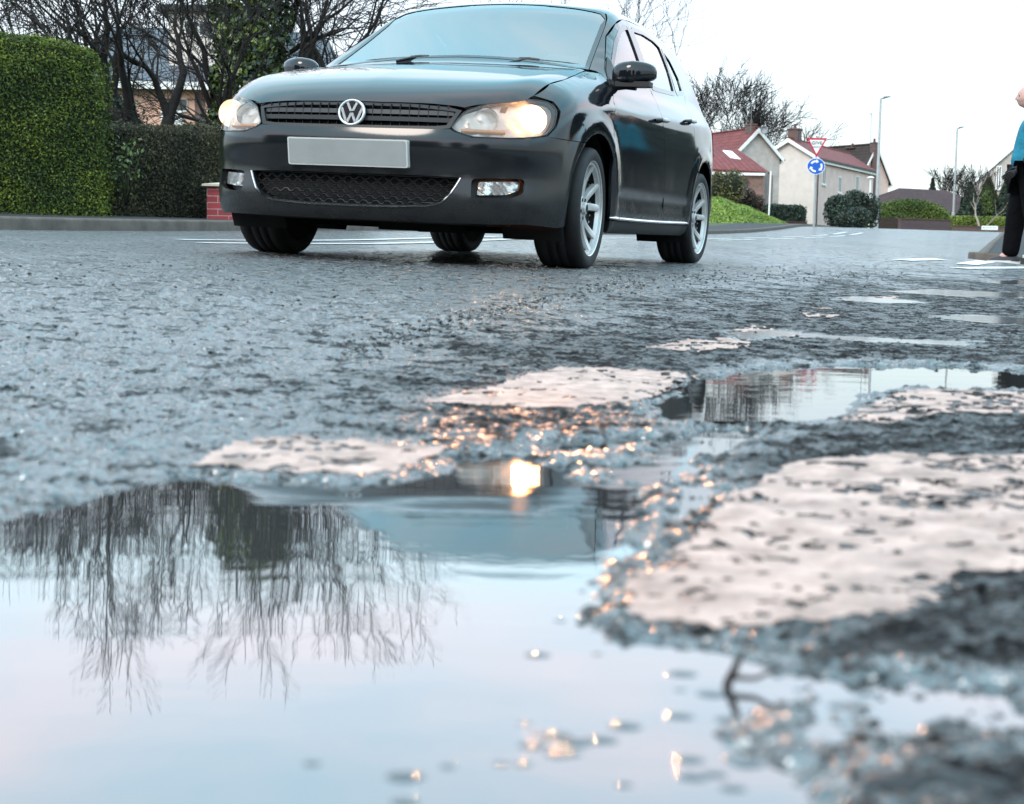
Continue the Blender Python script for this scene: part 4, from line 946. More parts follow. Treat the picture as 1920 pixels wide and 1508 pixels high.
# loose chippings: the uncountable grit over the broken surface
M['grit'] = mat('grit_stone', (.045, .043, .042), .35, noise=(60, .5))
def chippings(n, seed, region, smin, smax, name):
    rg = np.random.default_rng(seed); out = []; fo = []; k = 0
    ico = np.array([(0, 0, 1), (.9, 0, .2), (.3, .85, .25), (-.7, .5, .2), (-.7, -.5, .25), (.3, -.85, .2), (0, 0, -.6)]); tf = [(0, 1, 2), (0, 2, 3), (0, 3, 4), (0, 4, 5), (0, 5, 1), (6, 2, 1), (6, 3, 2), (6, 4, 3), (6, 5, 4), (6, 1, 5)]
    P = region(rg, n)
    for x, y in P:
        s = (smin + (smax - smin) * rg.random() ** 3) * (min(1, .38 + y * .16) if n else 1); a = rg.random() * 6.28; c_, s_ = math.cos(a), math.sin(a); q = ico * (1 + .35 * (rg.random((7, 1)) - .5)) * s * [1, .8, .62]
        q = np.stack([q[:, 0] * c_ - q[:, 1] * s_, q[:, 0] * s_ + q[:, 1] * c_, q[:, 2]], 1) + [x, y, max(surf(x, y), 0) + s * .25]
        out.append(q); fo += [tuple(i + k for i in f) for f in tf]; k += 7
    o = np_mesh(name, np.concatenate(out), np.array(fo), M['grit'], smooth=False); return tag(o, kind='stuff')
_zr = Z
def surf(x, y):
    j = min(max(np.searchsorted(rows, y), 1), len(rows) - 1); hw = .40 * rows[j] + .32; u = x / hw
    if abs(u) >= 1: return gzp(x, y)
    i = int((u + 1) / 2 * (nf - 1)) + len(ex); return float(_zr[j, i])
def region_a(rg, n):
    out = []
    while len(out) < n:
        px = rg.random() * 1960 - 20; py = 500 + 1000 * rg.random() ** 1.9; Y = on_road(px, py)
        w_ = .25 + 1.0 * max(0, (px - 700) / 1220) * (1 if py < 1100 else .6)
        if Y and rg.random() < w_:
            p = at(px, py, Y); q = np.array([[p[0], p[1]]])
            if max(pdist(q, pp_)[0] for pp_ in (PUD[0], PUD[1], PUD[2])) < -.004 and (max(pdist(q, pp_)[0] for pp_ in PAINT) < 0 or rg.random() < .12): out.append((p[0], p[1]))
    return out
def region_b(rg, n):                                    # windrow of grit swept off the wheel tracks
    out = []
    C_ = [(640, 655), (860, 605), (1060, 555), (1250, 525), (1450, 512), (1700, 520)]
    while len(out) < n:
        t = rg.random() * 4.999; i = int(t); f_ = t - i; px = C_[i][0] * (1 - f_) + C_[i + 1][0] * f_; py = C_[i][1] * (1 - f_) + C_[i + 1][1] * f_ + rg.normal() * 10; Y = on_road(px + rg.normal() * 15, py)
        if Y: p = at(px, py, Y); out.append((p[0], p[1]))
    return out
def region_w(rg, n):
    C_ = [(585, 1440), (760, 1465), (840, 1445), (940, 1440), (985, 1365), (1000, 1405), (1050, 1415), (1080, 1400), (1130, 1395), (1170, 1480), (1050, 1170), (1120, 1232), (1280, 1270), (1275, 1300), (1275, 1350), (1300, 1465), (1340, 1460), (1450, 1390), (1090, 1165), (1215, 1210), (1010, 1385), (980, 1440), (1440, 1340), (1500, 1300), (1560, 1420), (1620, 1380), (1680, 1440), (1580, 1330), (1400, 1440), (1500, 1480)]
    out = []
    for px, py in C_:
        g_ = ground_px(px, py); out += [(g_[0], g_[1]), (g_[0] + rg.normal() * .022, g_[1] + rg.normal() * .03)][:1 + int(rg.random() > .6)]
    return out
chippings(1900, 5, region_a, .0022, .0085, 'loose_grit')
chippings(900, 6, region_b, .003, .010, 'loose_grit')
wp = MB(); rg = np.random.default_rng(12)
for x, y in region_w(rg, 0):
    a_ = .0052 * (.6 + .8 * rg.random()); h_ = a_ * .2; o_ = len(wp.v); nr_, na_ = 6, 18
    for j in range(nr_ + 1):
        th = j / nr_
        for i in range(na_): ph = 2 * math.pi * i / na_; wp.v.append((x + a_ * 1.25 * th * math.cos(ph), y + a_ * th * math.sin(ph), .0012 + h_ * (1 - th * th)))
    for j in range(nr_):
        for i in range(na_): wp.f.append((o_ + j * na_ + i, o_ + j * na_ + (i + 1) % na_, o_ + (j + 1) * na_ + (i + 1) % na_, o_ + (j + 1) * na_ + i)[::-1]); wp.m.append(0)
tag(wp.build('wet_pebbles', mat('wet_pebble', (.02, .02, .022), .03, ior=1.7), smooth=True), kind='stuff')
lump = MB(); g_ = ground_px(1730, 1496)
rg = np.random.default_rng(4); nu, nv = 16, 9
vs = []
for j in range(nv):
    for i in range(nu):
        th = math.pi * j / (nv - 1); ph = 2 * math.pi * i / nu; r = 1 + .25 * (rg.random() - .5); vs.append((g_[0] + .033 * r * math.sin(th) * math.cos(ph), g_[1] - .008 + .016 * r * math.sin(th) * math.sin(ph), .004 + .008 * r * math.cos(th)))
lump.add(vs, [(j * nu + i, j * nu + (i + 1) % nu, (j + 1) * nu + (i + 1) % nu, (j + 1) * nu + i)[::-1] for j in range(nv - 1) for i in range(nu)])
tag(lump.build('asphalt_lump', mat('asphalt_lump', (.012, .012, .013), .55, bump=(300, .6, .003)), smooth=True), 'dark lump of broken asphalt at the bottom edge of the big puddle', 'asphalt lump')
tw = MB(); g_ = ground_px(1383, 1330); p0 = Vector((g_[0], g_[1] + .03, 0)); 
tw.tube([p0 + Vector((-.002, 0, -.006)), p0 + Vector((0, 0, .004)), p0 + Vector((.003, -.001, .011)), p0 + Vector((.006, -.001, .019))], [.0024, .0022, .0019, .0012], 8)
tw.tube([p0 + Vector((.001, 0, .006)), p0 + Vector((.012, -.002, .006)), p0 + Vector((.024, -.002, .0115))], [.0016, .0013, .0009], 6)
tag(tw.build('twig', mat('wet_twig', (.03, .022, .018), .25, bump=(300, .6, .001)), smooth=True), 'small dark wet twig sticking up out of the shallow water', 'twig')

# ------------------------------------------------------------------ hedges and bushes
def leafmat(name, dark, light, rough=.55, scale=3.5, extra=None):
    m = bpy.data.materials.new(name); m.use_nodes = True; t = m.node_tree; p = t.nodes['Principled BSDF']; c = N(t, 'ShaderNodeTexCoord')
    n = N(t, 'ShaderNodeTexNoise'); n.inputs['Scale'].default_value = scale; n.inputs['Detail'].default_value = 3; t.links.new(c.outputs['Object'], n.inputs['Vector'])
    n2 = N(t, 'ShaderNodeTexWhiteNoise'); g = N(t, 'ShaderNodeNewGeometry'); t.links.new(g.outputs['Random Per Island'], n2.inputs['Vector'])
    a = N(t, 'ShaderNodeMath', op='MULTIPLY_ADD'); a.inputs[1].default_value = .55; t.links.new(g.outputs['Random Per Island'], a.inputs[0])
    b = N(t, 'ShaderNodeMath', op='MULTIPLY_ADD'); b.inputs[1].default_value = 1.1; b.inputs[2].default_value = -.30; t.links.new(n.outputs['Fac'], b.inputs[0]); t.links.new(b.outputs[0], a.inputs[2])
    r = N(t, 'ShaderNodeValToRGB'); e = r.color_ramp.elements; e[0].color = (*dark, 1); e[0].position = .1; e[1].color = (*light, 1); e[1].position = .9
    if extra: q = e.new(.55); q.color = (*extra, 1)
    t.links.new(a.outputs[0], r.inputs['Fac']); t.links.new(r.outputs[0], p.inputs['Base Color']); p.inputs['Roughness'].default_value = rough
    return m
def leaves(name, P, Nn, size, m, parent, seed=0, out=.35, long=1.6, droop=0.):
    """small two-triangle leaves at points P facing roughly along Nn"""
    rg = np.random.default_rng(seed); n = len(P)
    nn = Nn * out + rg.normal(size=(n, 3)) * .6; nn /= np.linalg.norm(nn, axis=1, keepdims=True)
    t = np.cross(nn, rg.normal(size=(n, 3))); t[:, 2] -= droop; t -= nn * np.sum(t * nn, 1, keepdims=True); t /= np.maximum(np.linalg.norm(t, axis=1, keepdims=True), 1e-6); b = np.cross(nn, t)
    s = (size * (.6 + .8 * rg.random((n, 1)))); L = s * long
    V_ = np.stack([P - t * L * .5, P + b * s * .42 + nn * s * .10, P + t * L * .5, P - b * s * .42 + nn * s * .10], 1).reshape(-1, 3)
    Fq_ = np.arange(4 * n).reshape(-1, 4); return np_mesh(name, V_, Fq_, m, parent=parent, smooth=False)
def hedge(name, label, a, b, th, prof, m_leaf, n, size, seed, base=None, cat='hedge', rnd=.18, core=(.012, .016, .008), rgh=.05, out=.5):
    """clipped hedge whose front foot runs from a to b; prof(t) gives its height there"""
    a = Vector(a[:2]); b = Vector(b[:2]); d = (b - a); Lh = d.length; d.normalize(); nb = Vector((-d.y, d.x))
    if nb.y < 0: nb = -nb
    root = empty(name, (a.x, a.y, gzp(a.x, a.y)), label=label, cat=cat); inv = Vector(root.location)
    rg = np.random.default_rng(seed)
    def sp(u, v):
        """u along, v around the section: 0..1 front, 1..2 top, 2..3 back"""
        H = prof(u); x = u * Lh; q = v
        # rounded top corners
        yy = np.where(q < 1, 0, np.where(q < 2, (q - 1) * th, th)); zz = np.where(q < 1, q * H, np.where(q < 2, H, (3 - q) * H))
        cr_ = np.exp(-((q - 1) / .12) ** 2); cr2 = np.exp(-((q - 2) / .12) ** 2); zz = zz - (cr_ + cr2) * rnd * .45; yy = yy + cr_ * rnd * .3 - cr2 * rnd * .3
        en = np.clip(np.minimum(u, 1 - u) * Lh / .16, 0, 1); sh = (1 - np.sqrt(1 - (1 - en) ** 2)); yy = yy + (th / 2 - yy) * sh * .8; zz = zz - sh * .25 * (zz > H * .7)
        w_ = (fbm(x * 1.7 + 31, zz * 1.7 + yy * 1.9 + 7 * seed, seed) - .5) * rgh * 3 + (fbm(x * 8 + 31, zz * 8 + yy * 6, seed + 3) - .5) * rgh
        yy = yy - np.where(q < 1, w_, np.where(q > 2, -w_, 0)); zz = zz + np.where((q >= 1) & (q <= 2), w_ * .8, 0)
        X = a.x + d.x * x + nb.x * yy; Y = a.y + d.y * x + nb.y * yy; return np.stack([X, Y, gz(X, Y) + .08 + zz], -1)
    us, vs_ = np.meshgrid(np.linspace(0, 1, max(8, int(Lh * 6))), np.linspace(0, 3, 37), indexing='ij'); G = sp(us, vs_); cen = sp(us, us * 0 + 1.5); cen[..., 2] -= prof(us) * .5
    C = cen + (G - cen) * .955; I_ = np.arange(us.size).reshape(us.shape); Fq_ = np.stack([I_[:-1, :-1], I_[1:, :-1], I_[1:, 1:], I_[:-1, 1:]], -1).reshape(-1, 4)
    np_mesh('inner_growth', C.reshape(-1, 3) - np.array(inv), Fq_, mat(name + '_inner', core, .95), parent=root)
    u = rg.random(n); w3 = rg.random(n); vv = np.where(w3 < .58, rg.random(n), np.where(w3 < .90, 1 + rg.random(n), 2 + rg.random(n)))
    ends = rg.random(n) < .08 * 1.6 / max(Lh, .5) * 3; P = sp(u, vv); e_ = 1e-3; du = sp(np.clip(u + e_, 0, 1), vv) - sp(np.clip(u - e_, 0, 1), vv); dv = sp(u, np.clip(vv + e_, 0, 3)) - sp(u, np.clip(vv - e_, 0, 3))
    Nn = np.cross(du, dv); Nn /= np.maximum(np.linalg.norm(Nn, axis=1, keepdims=True), 1e-9); c3 = sp(u, u * 0 + 1.5); c3[:, 2] -= prof(u) * .5; Nn *= np.sign(np.sum(Nn * (P - c3), 1, keepdims=True))
    # the two end faces
    if ends.any():
        k = ends; ue = np.where(rg.random(k.sum()) < .5, 0., 1.); H = prof(ue); yy = rg.random(k.sum()) * th; zz = rg.random(k.sum()) * H * .96
        X = a.x + d.x * ue * Lh + nb.x * yy; Y = a.y + d.y * ue * Lh + nb.y * yy; P[k] = np.stack([X, Y, gz(X, Y) + .08 + zz], -1); Nn[k] = np.stack([d.x * (2 * ue - 1), d.y * (2 * ue - 1), 0 * ue], -1)
    P = P + Nn * (rg.normal(size=(n, 1)) * rgh * .35) - np.array(inv)
    leaves('foliage', P, Nn, size, m_leaf, root, seed, out=out); return root
def bush(name, label, c, rad, h, m_leaf, n, size, seed, cat='shrub', lob=5, core=(.012, .015, .008), droop=0., spiky=0., base=0., solid=True):
    root = empty(name, c, label=label, cat=cat); rg = np.random.default_rng(seed)
    cs = [(rg.normal(size=2) * rad * .38, (.25 + .5 * rg.random()) * h, (.35 + .4 * rg.random())) for _ in range(lob)] + [((0., 0.), h * .45, .8)]
    Ps = []; Ns = []; mb = MB()
    for (o, z, r) in cs:
        r_ = r * rad * .8; rz = min(r * h * .62, h - z); k = n // len(cs); dd = rg.normal(size=(k, 3)); dd /= np.linalg.norm(dd, axis=1, keepdims=True); rr = 1 - .28 * rg.random((k, 1)) ** 1.5 + spiky * (rg.random((k, 1)) > .93) * rg.random((k, 1)) * .8
        q = np.array([o[0], o[1], z]) + dd * rr * [r_, r_, max(rz, .1)]; Ps.append(q); Ns.append(dd)
        if not solid: mb.tube([(0, 0, 0), (o[0] * .6, o[1] * .6, z * .6), (o[0], o[1], z)], [.012, .009, .005], 5); continue
        nu, nv = 12, 8; vs = [(o[0] + .72 * r_ * math.sin(math.pi * j / nv) * math.cos(2 * math.pi * i / nu), o[1] + .72 * r_ * math.sin(math.pi * j / nv) * math.sin(2 * math.pi * i / nu), max(0, z + .72 * max(rz, .1) * math.cos(math.pi * j / nv))) for j in range(nv + 1) for i in range(nu)]
        mb.add(vs, [(j * nu + i, j * nu + (i + 1) % nu, (j + 1) * nu + (i + 1) % nu, (j + 1) * nu + i)[::-1] for j in range(nv) for i in range(nu)])
    if solid: mb.tube([(0, 0, -.2), (0, 0, h * .4)], rad * .12, 6)
    P = np.concatenate(Ps); Nn = np.concatenate(Ns); P[:, 2] = np.maximum(P[:, 2], rg.random(len(P)) * h * .12)
    mb.build('branches', mat(name + '_inner', core, .95), root, smooth=True); leaves('foliage', P, Nn, size, m_leaf, root, seed, out=.4, droop=droop); return root

M['conif'] = leafmat('clipped_conifer', (.012, .028, .005), (.20, .23, .020), scale=2.4, extra=(.065, .105, .009), rough=.8)
M['privet'] = leafmat('brown_green_hedge', (.014, .019, .008), (.11, .095, .038), scale=2.2, extra=(.040, .038, .018), rough=.8)
M['ivy'] = leafmat('ivy_leaf', (.008, .016, .006), (.22, .30, .06), rough=.28, scale=3.2, extra=(.030, .050, .015))
M['dkconif'] = leafmat('dark_conifer', (.006, .014, .010), (.035, .060, .035), scale=1.2)
M['olive'] = leafmat('olive_shrub', (.05, .05, .012), (.14, .13, .04), scale=.8)
M['russet'] = leafmat('russet_shrub', (.06, .035, .03), (.16, .09, .07), scale=.8)
M['lime'] = leafmat('yellow_green_hedge', (.05, .09, .01), (.22, .27, .04), scale=.6)
M['mid'] = leafmat('green_hedge', (.020, .045, .010), (.12, .17, .03), scale=.5)
off = Vector((-.951, .308)) * .6
ha = Vector(at(-420, 400, 9.6)[:2]); hb_ = Vector(at(214, 400, 15.0)[:2]); dh = (hb_ - ha).normalized()
t0 = (Vector(at(0, 400, 13.2)[:2]) - ha).length / (hb_ - ha).length
def tallprof(u): return 1.66 - .10 * np.clip((u - .80) / .2, 0, 1) ** 2 + .03 * np.sin(u * 9)
hedge('tall_hedge', 'tall bright green clipped conifer hedge standing behind the kerb', at(-560, 400, 12.0), at(214, 400, 14.9), .9, tallprof, M['conif'], 100000, .0165, 11, rnd=.16)
hedge('low_hedge', 'lower brownish clipped hedge beside the tall green hedge', at(196, 400, 15.6), at(700, 400, 18.6), .8, lambda u: .96 + .10 * u + 0 * u, M['privet'], 60000, .0165, 12, rnd=.10, core=(.014, .013, .009))
# leafy sprigs growing out low between the two hedges
bush('laurel_sprigs', 'bright leafy sprigs at the foot of the gap between the hedges', at(236, 385, 15.15), .26, .7, M['mid'], 150, .034, 3, core=(.03, .035, .015), solid=False)
# brick pier with its coping, and the low wall running on behind the car
def brick(name, base, mortar, sx=4.4, sz=13.3):
    m = bpy.data.materials.new(name); m.use_nodes = True; t = m.node_tree; p = t.nodes['Principled BSDF']; c = N(t, 'ShaderNodeTexCoord')
    s = N(t, 'ShaderNodeSeparateXYZ'); t.links.new(c.outputs['Object'], s.inputs[0]); ad = N(t, 'ShaderNodeMath', op='ADD'); t.links.new(s.outputs['X'], ad.inputs[0]); t.links.new(s.outputs['Y'], ad.inputs[1])
    cb = N(t, 'ShaderNodeCombineXYZ'); t.links.new(ad.outputs[0], cb.inputs['X']); t.links.new(s.outputs['Z'], cb.inputs['Y'])
    b = N(t, 'ShaderNodeTexBrick'); b.inputs['Scale'].default_value = 1; b.inputs['Brick Width'].default_value = .225; b.inputs['Row Height'].default_value = .068; b.inputs['Mortar Size'].default_value = .005
    b.inputs['Color1'].default_value = (*base, 1); b.inputs['Color2'].default_value = (*[x * .75 for x in base], 1); b.inputs['Mortar'].default_value = (*mortar, 1); t.links.new(cb.outputs[0], b.inputs['Vector'])
    n = N(t, 'ShaderNodeTexNoise'); n.inputs['Scale'].default_value = 6; n.inputs['Detail'].default_value = 6; t.links.new(c.outputs['Object'], n.inputs['Vector'])
    mx = N(t, 'ShaderNodeMixRGB', blend_type='MULTIPLY'); mx.inputs[0].default_value = .6; t.links.new(b.outputs[0], mx.inputs[1]); t.links.new(n.outputs['Fac'], mx.inputs[2]); g = N(t, 'ShaderNodeGamma'); t.links.new(mx.outputs[0], g.inputs[0]); g.inputs[1].default_value = .9
    t.links.new(g.outputs[0], p.inputs['Base Color']); p.inputs['Roughness'].default_value = .8
    bp = N(t, 'ShaderNodeBump'); bp.inputs['Distance'].default_value = .006; bp.inputs['Strength'].default_value = .6; bp.invert = True; t.links.new(b.outputs['Fac'], bp.inputs['Height']); t.links.new(bp.outputs[0], p.inputs['Normal']); return m
M['redbrick'] = brick('red_painted_brick', (.42, .045, .05), (.50, .30, .28)); M['brick'] = brick('brown_brick', (.16, .085, .075), (.14, .12, .11)); M['pinkbrick'] = brick('pink_brick', (.38, .20, .16), (.3, .22, .2))
M['stone'] = mat('coping_stone', (.50, .43, .33), .8, noise=(12, .2))
pz = at(388, 405, 16.0); rt = empty('brick_pier', (pz[0], pz[1], gzp(pz[0], pz[1])), rz=math.radians(8), label='red painted brick pier and wall with a pale stone cap behind the car', cat='brick wall')
mb = MB(); mb.box((0, 0, 0), (.46, .40, .44)); mb.box((.46, .10, 0), (.9, .32, .36)); mb.build('brickwork', M['redbrick'], rt)
mb = MB(); mb.add([(-.05, -.05, .44), (.51, -.05, .44), (.51, .45, .44), (-.05, .45, .44), (-.05, -.05, .462), (.51, -.05, .462), (.51, .45, .462), (-.05, .45, .462), (.23, .2, .50)], [(0, 3, 2, 1), (0, 1, 5, 4), (1, 2, 6, 5), (2, 3, 7, 6), (3, 0, 4, 7), (4, 5, 8), (5, 6, 8), (6, 7, 8), (7, 4, 8)]); mb.build('stone_cap', M['stone'], rt)
mb = MB(); mb.box((.465, .07, .36), (.92, .35, .40)); mb.build('wall_coping', M['stone'], rt)

# ------------------------------------------------------------------ bare winter trees
M['bark'] = mat('dark_bark', (.016, .013, .012), .85, noise=(8, .4), bump=(30, .8, .02)); M['twigm'] = mat('twigs', (.018, .014, .012), .9)
def tree(name, label, base, stems, H, seed, depth=5, twig=.006, spread=.55, density=1.0, upw=.12, cat='tree', wiggle=.18, bark=None, tmin=None, group=None):
    rg = random.Random(seed); root = empty(name, base, label=label, cat=cat, group=group); tr = MB(); cw = MB()
    def grow(p, d, L, r, lv):
        nseg = 5 if lv < 2 else 4; pts = [p]; rr = [r]; q = p.copy(); dd = d.copy(); st = []
        for i in range(nseg):
            dd = (dd + Vector((rg.gauss(0, wiggle), rg.gauss(0, wiggle), rg.gauss(0, wiggle * .8) + upw * .5))).normalized(); q = q + dd * (L / nseg); pts.append(q.copy()); rr.append(max(r * (1 - .55 * (i + 1) / nseg), twig * .5)); st.append((q.copy(), dd.copy(), rr[-1]))
        (tr if lv < 2 else cw).tube(pts, rr, 10 if lv == 0 else 7 if lv == 1 else 4 if lv == 2 else 3, caps=False)
        if lv >= depth: return
        nch = int(round((3.2 if lv < 2 else 3.0) * density + rg.random())) 
        for k in range(nch):
            f0 = .55 if lv == 0 else .25; i = min(nseg - 1, int((f0 + (1 - f0) * (k + rg.random()) / nch) * nseg)); q0, d0, r0 = st[i]; ax = d0.orthogonal().normalized(); ax = Matrix.Rotation(rg.random() * 6.283, 3, d0) @ ax
            an = spread * (.7 + .6 * rg.random()); nd = (d0 * math.cos(an) + ax * math.sin(an)); nd.z += upw; nd.normalize(); grow(q0, nd, L * (.62 + .22 * rg.random()), max(r0 * (.55 + .2 * rg.random()), twig * .5), lv + 1)
        q0, d0, r0 = st[-1]; grow(q0, d0, L * .72, r0 * .9, lv + 1)
    for (ox, oy, dx, dy, dz, L, r) in stems: grow(Vector((ox, oy, -.15)), Vector((dx, dy, dz)).normalized(), L, r, 0)
    tr.build('trunk', bark or M['bark'], root, smooth=True); cw.build('crown', M['twigm'], root, smooth=True); return root
bz_ = lambda px, Y: (lambda p: (p[0], p[1], gzp(p[0], p[1]) + .05))(at(px, 430, Y))
tree('bare_tree', 'large bare tree with several dark stems behind the low hedge', bz_(276, 19.5), [(-.13, 0, -.22, 0, 1, 1.55, .20), (0, .1, .02, .05, 1, 1.6, .24), (.16, -.1, .12, .1, 1, 1.45, .18), (.36, 0, .30, -.05, 1, 1.3, .14), (-.22, .1, -.5, .1, 1, 1.45, .16)], 6, 7, depth=5, density=.60, twig=.009, spread=.52, upw=.05)
tree('ivy_clad_tree', 'bare tree with its trunk wrapped in dark ivy beside the bonnet', bz_(462, 20.5), [(0, 0, .02, 0, 1, 1.9, .22), (.12, .1, .25, .1, 1, 1.8, .16), (.1, 0, .45, -.1, 1, 1.8, .14), (-.1, .1, -.3, .1, 1, 1.7, .14)], 6, 21, depth=5, density=.52, twig=.009, spread=.6, upw=.03)
tree('garden_tree', 'bare spreading tree behind the tall green hedge', bz_(-60, 21), [(0, 0, .1, 0, 1, 1.6, .22), (.1, .1, .5, .1, .9, 1.6, .17), (-.1, 0, -.4, 0, 1, 1.6, .16)], 6, 33, depth=5, density=.58, twig=.009, spread=.62, upw=.02)
tree('branching_tree', 'bare tree with long level boughs above the bonnet', bz_(640, 27), [(0, 0, -.1, 0, 1, 2.2, .20), (.1, .1, .45, .1, 1, 2.1, .17), (-.1, 0, -.7, 0, .9, 2.0, .16)], 6, 47, depth=5, density=.68, twig=.011, spread=.65, upw=.0)
# ivy on the trunk
ir = empty('ivy', bz_(462, 20.2), label='dark glossy ivy climbing the trunk left of the car', cat='ivy'); rg = np.random.default_rng(9); n = 15000
zz = rg.random(n) ** 1.5 * 3.7; R_ = np.interp(zz, [0, .8, 1.6, 2.4, 3.1, 4.0], [.78, .72, .56, .56, .46, .34]) * (.75 + .5 * fbm(zz * 1.3, zz * 0 + 3, 5)); th_ = rg.random(n) * 6.283; R_ = R_ * (.55 + .85 * fbm(th_ * 2, zz * 2.6, 8)) * (1 - .3 * rg.random(n) ** 2)
P = np.stack([R_ * np.cos(th_) + .10 * zz * .3, R_ * .8 * np.sin(th_), zz], 1); Nn = np.stack([np.cos(th_), np.sin(th_), 0 * th_ + .1], 1)
leaves('foliage', P, Nn, .062, M['ivy'], ir, 4, out=.9, long=1.25); mb = MB(); mb.tube([(0, 0, -.1), (.02, 0, .8), (.05, 0, 1.4), (.08, 0, 2.0), (.1, 0, 2.6)], [.40, .30, .18, .12, .03], 14); mb.build('stems', mat('ivy_inner', (.008, .012, .006), .95), ir, smooth=True)
bush('dark_shrub', 'dark evergreen undergrowth round the feet of the bare tree', bz_(225, 19.0), .55, 1.5, M['dkconif'], 6000, .030, 14, core=(.006, .008, .006))
# far trees
def ft(name, label, px, Y, py_top, w_px, seed, **k):
    s = F / Y; b_ = bz_(px, Y); H = (at(px, py_top, Y)[2] - b_[2]); return b_, H
b_, H = ft('', '', 1335, 155, 130, 130, 1)
tree('round_tree', 'wide bare round-crowned tree behind the red-roofed house', b_, [(0, 0, 0, 0, 1, H * .36, .38), (0, 0, .38, 0, 1, H * .36, .28), (0, 0, -.3, .2, 1, H * .36, .28), (.2, 0, .75, .2, .9, H * .34, .22)], H, 5, depth=5, density=.82, twig=.05, spread=.50, upw=.05)
b_, H = ft('', '', 1205, 60, -40, 130, 1)
tree('slender_tree', 'thin bare tree rising behind the roof of the car', b_, [(0, 0, .03, 0, 1, H * .42, .17), (.1, 0, .22, .1, 1, H * .36, .10)], H, 15, depth=4, density=.55, twig=.014, spread=.42, upw=.10)
tree('bare_sapling', 'small bare tree behind the dark hipped roof', bz_(1792, 122), [(0, 0, 0, 0, 1, 2.1, .10), (0, 0, .3, 0, 1, 1.9, .08), (0, 0, -.3, 0, 1, 1.9, .08)], 5, 25, depth=4, density=.8, twig=.03, spread=.4)
tree('pale_sapling', 'small bare tree with a pale trunk in front of the far bushes', bz_(1838, 93), [(0, 0, 0, 0, 1, 1.7, .10), (0, 0, .12, 0, 1, 1.6, .05)], 5, 27, depth=4, density=.7, twig=.025, spread=.5, bark=mat('pale_bark', (.30, .25, .2), .8))
# ------------------------------------------------------------------ houses
def tiles(name, base, sx=.30, sz=.30, dark=.55, rough=.7, ribs=True):
    m = bpy.data.materials.new(name); m.use_nodes = True; t = m.node_tree; p = t.nodes['Principled BSDF']; uv = N(t, 'ShaderNodeUVMap')
    b = N(t, 'ShaderNodeTexBrick'); b.inputs['Scale'].default_value = 1; b.inputs['Brick Width'].default_value = sx; b.inputs['Row Height'].default_value = sz; b.inputs['Mortar Size'].default_value = .022; b.offset = .5 if not ribs else .0
    b.inputs['Color1'].default_value = (*base, 1); b.inputs['Color2'].default_value = (*[x * .72 for x in base], 1); b.inputs['Mortar'].default_value = (*[x * dark * .5 for x in base], 1); t.links.new(uv.outputs[0], b.inputs['Vector'])
    n = N(t, 'ShaderNodeTexNoise'); n.inputs['Scale'].default_value = .7; n.inputs['Detail'].default_value = 7; n.inputs['Roughness'].default_value = .7; t.links.new(uv.outputs[0], n.inputs['Vector'])
    r = N(t, 'ShaderNodeMapRange'); r.inputs['To Min'].default_value = .55; r.inputs['To Max'].default_value = 1.35; t.links.new(n.outputs['Fac'], r.inputs['Value'])
    mx = N(t, 'ShaderNodeMixRGB', blend_type='MULTIPLY'); mx.inputs[0].default_value = 1; t.links.new(b.outputs[0], mx.inputs[1]); t.links.new(r.outputs[0], mx.inputs[2]); t.links.new(mx.outputs[0], p.inputs['Base Color']); p.inputs['Roughness'].default_value = rough; p.inputs['Specular IOR Level'].default_value = .15
    bp = N(t, 'ShaderNodeBump'); bp.inputs['Distance'].default_value = .03; bp.inputs['Strength'].default_value = .8; bp.invert = True; t.links.new(b.outputs['Fac'], bp.inputs['Height']); t.links.new(bp.outputs[0], p.inputs['Normal']); return m
M['redtile'] = tiles('red_roof_tile', (.24, .065, .062), .33, .34); M['dktile'] = tiles('dark_red_roof_tile', (.085, .045, .046), .33, .34); M['slate'] = tiles('blue_grey_slate', (.115, .125, .15), .28, .20, ribs=False, rough=.45); M['browntile'] = tiles('brown_roof_tile', (.07, .05, .045), .33, .34)
M['cream'] = mat('cream_render', (.64, .56, .51), .9, noise=(1.2, .10), bump=(50, .4, .01)); M['pink'] = mat('pale_pink_render', (.70, .50, .44), .9, noise=(1.1, .10), bump=(50, .4, .01)); M['peach'] = mat('peach_render', (.60, .36, .27), .9, noise=(2, .08))
M['grend'] = mat('grey_roughcast', (.44, .39, .36), .95, noise=(1.5, .2), bump=(30, .5, .01)); M['whitepaint'] = mat('white_paint', (.78, .77, .75), .5); M['dkglass'] = mat('dark_window_glass', (.02, .022, .025), .06, ior=1.6); M['gut'] = mat('dark_gutter', (.02, .02, .022), .5); M['clay'] = mat('clay_pot', (.10, .05, .04), .8); M['alu'] = mat('aerial_metal', (.16, .17, .18), .4, metal=.6); M['dish'] = mat('dish_grey', (.28, .28, .29), .5)
def slab_poly(mb, pts, th, mi=0):
    """thick sheet from a planar 3D polygon; returns nothing"""
    pts = [Vector(p) for p in pts]; n = (pts[1] - pts[0]).cross(pts[-1] - pts[0]).normalized()
    if n.z < 0: n = -n
    lo = [p - n * th for p in pts]; k = len(pts); f = [tuple(range(k)), tuple(range(2 * k - 1, k - 1, -1))] + [(i, i + k, (i + 1) % k + k, (i + 1) % k) for i in range(k)]
    mb.add([tuple(p) for p in pts + lo], f, mi)
def uv_slope(o):
    me = o.data; uv = me.uv_layers.new(name='UVMap')
    for p in me.polygons:
        n = p.normal; h = Vector((-n.y, n.x, 0)); h = h.normalized() if h.length > 1e-4 else Vector((1, 0, 0)); s = n.cross(h)
        for li in p.loop_indices:
            c = me.vertices[me.loops[li].vertex_index].co; uv.data[li].uv = (c.dot(h), c.dot(s))
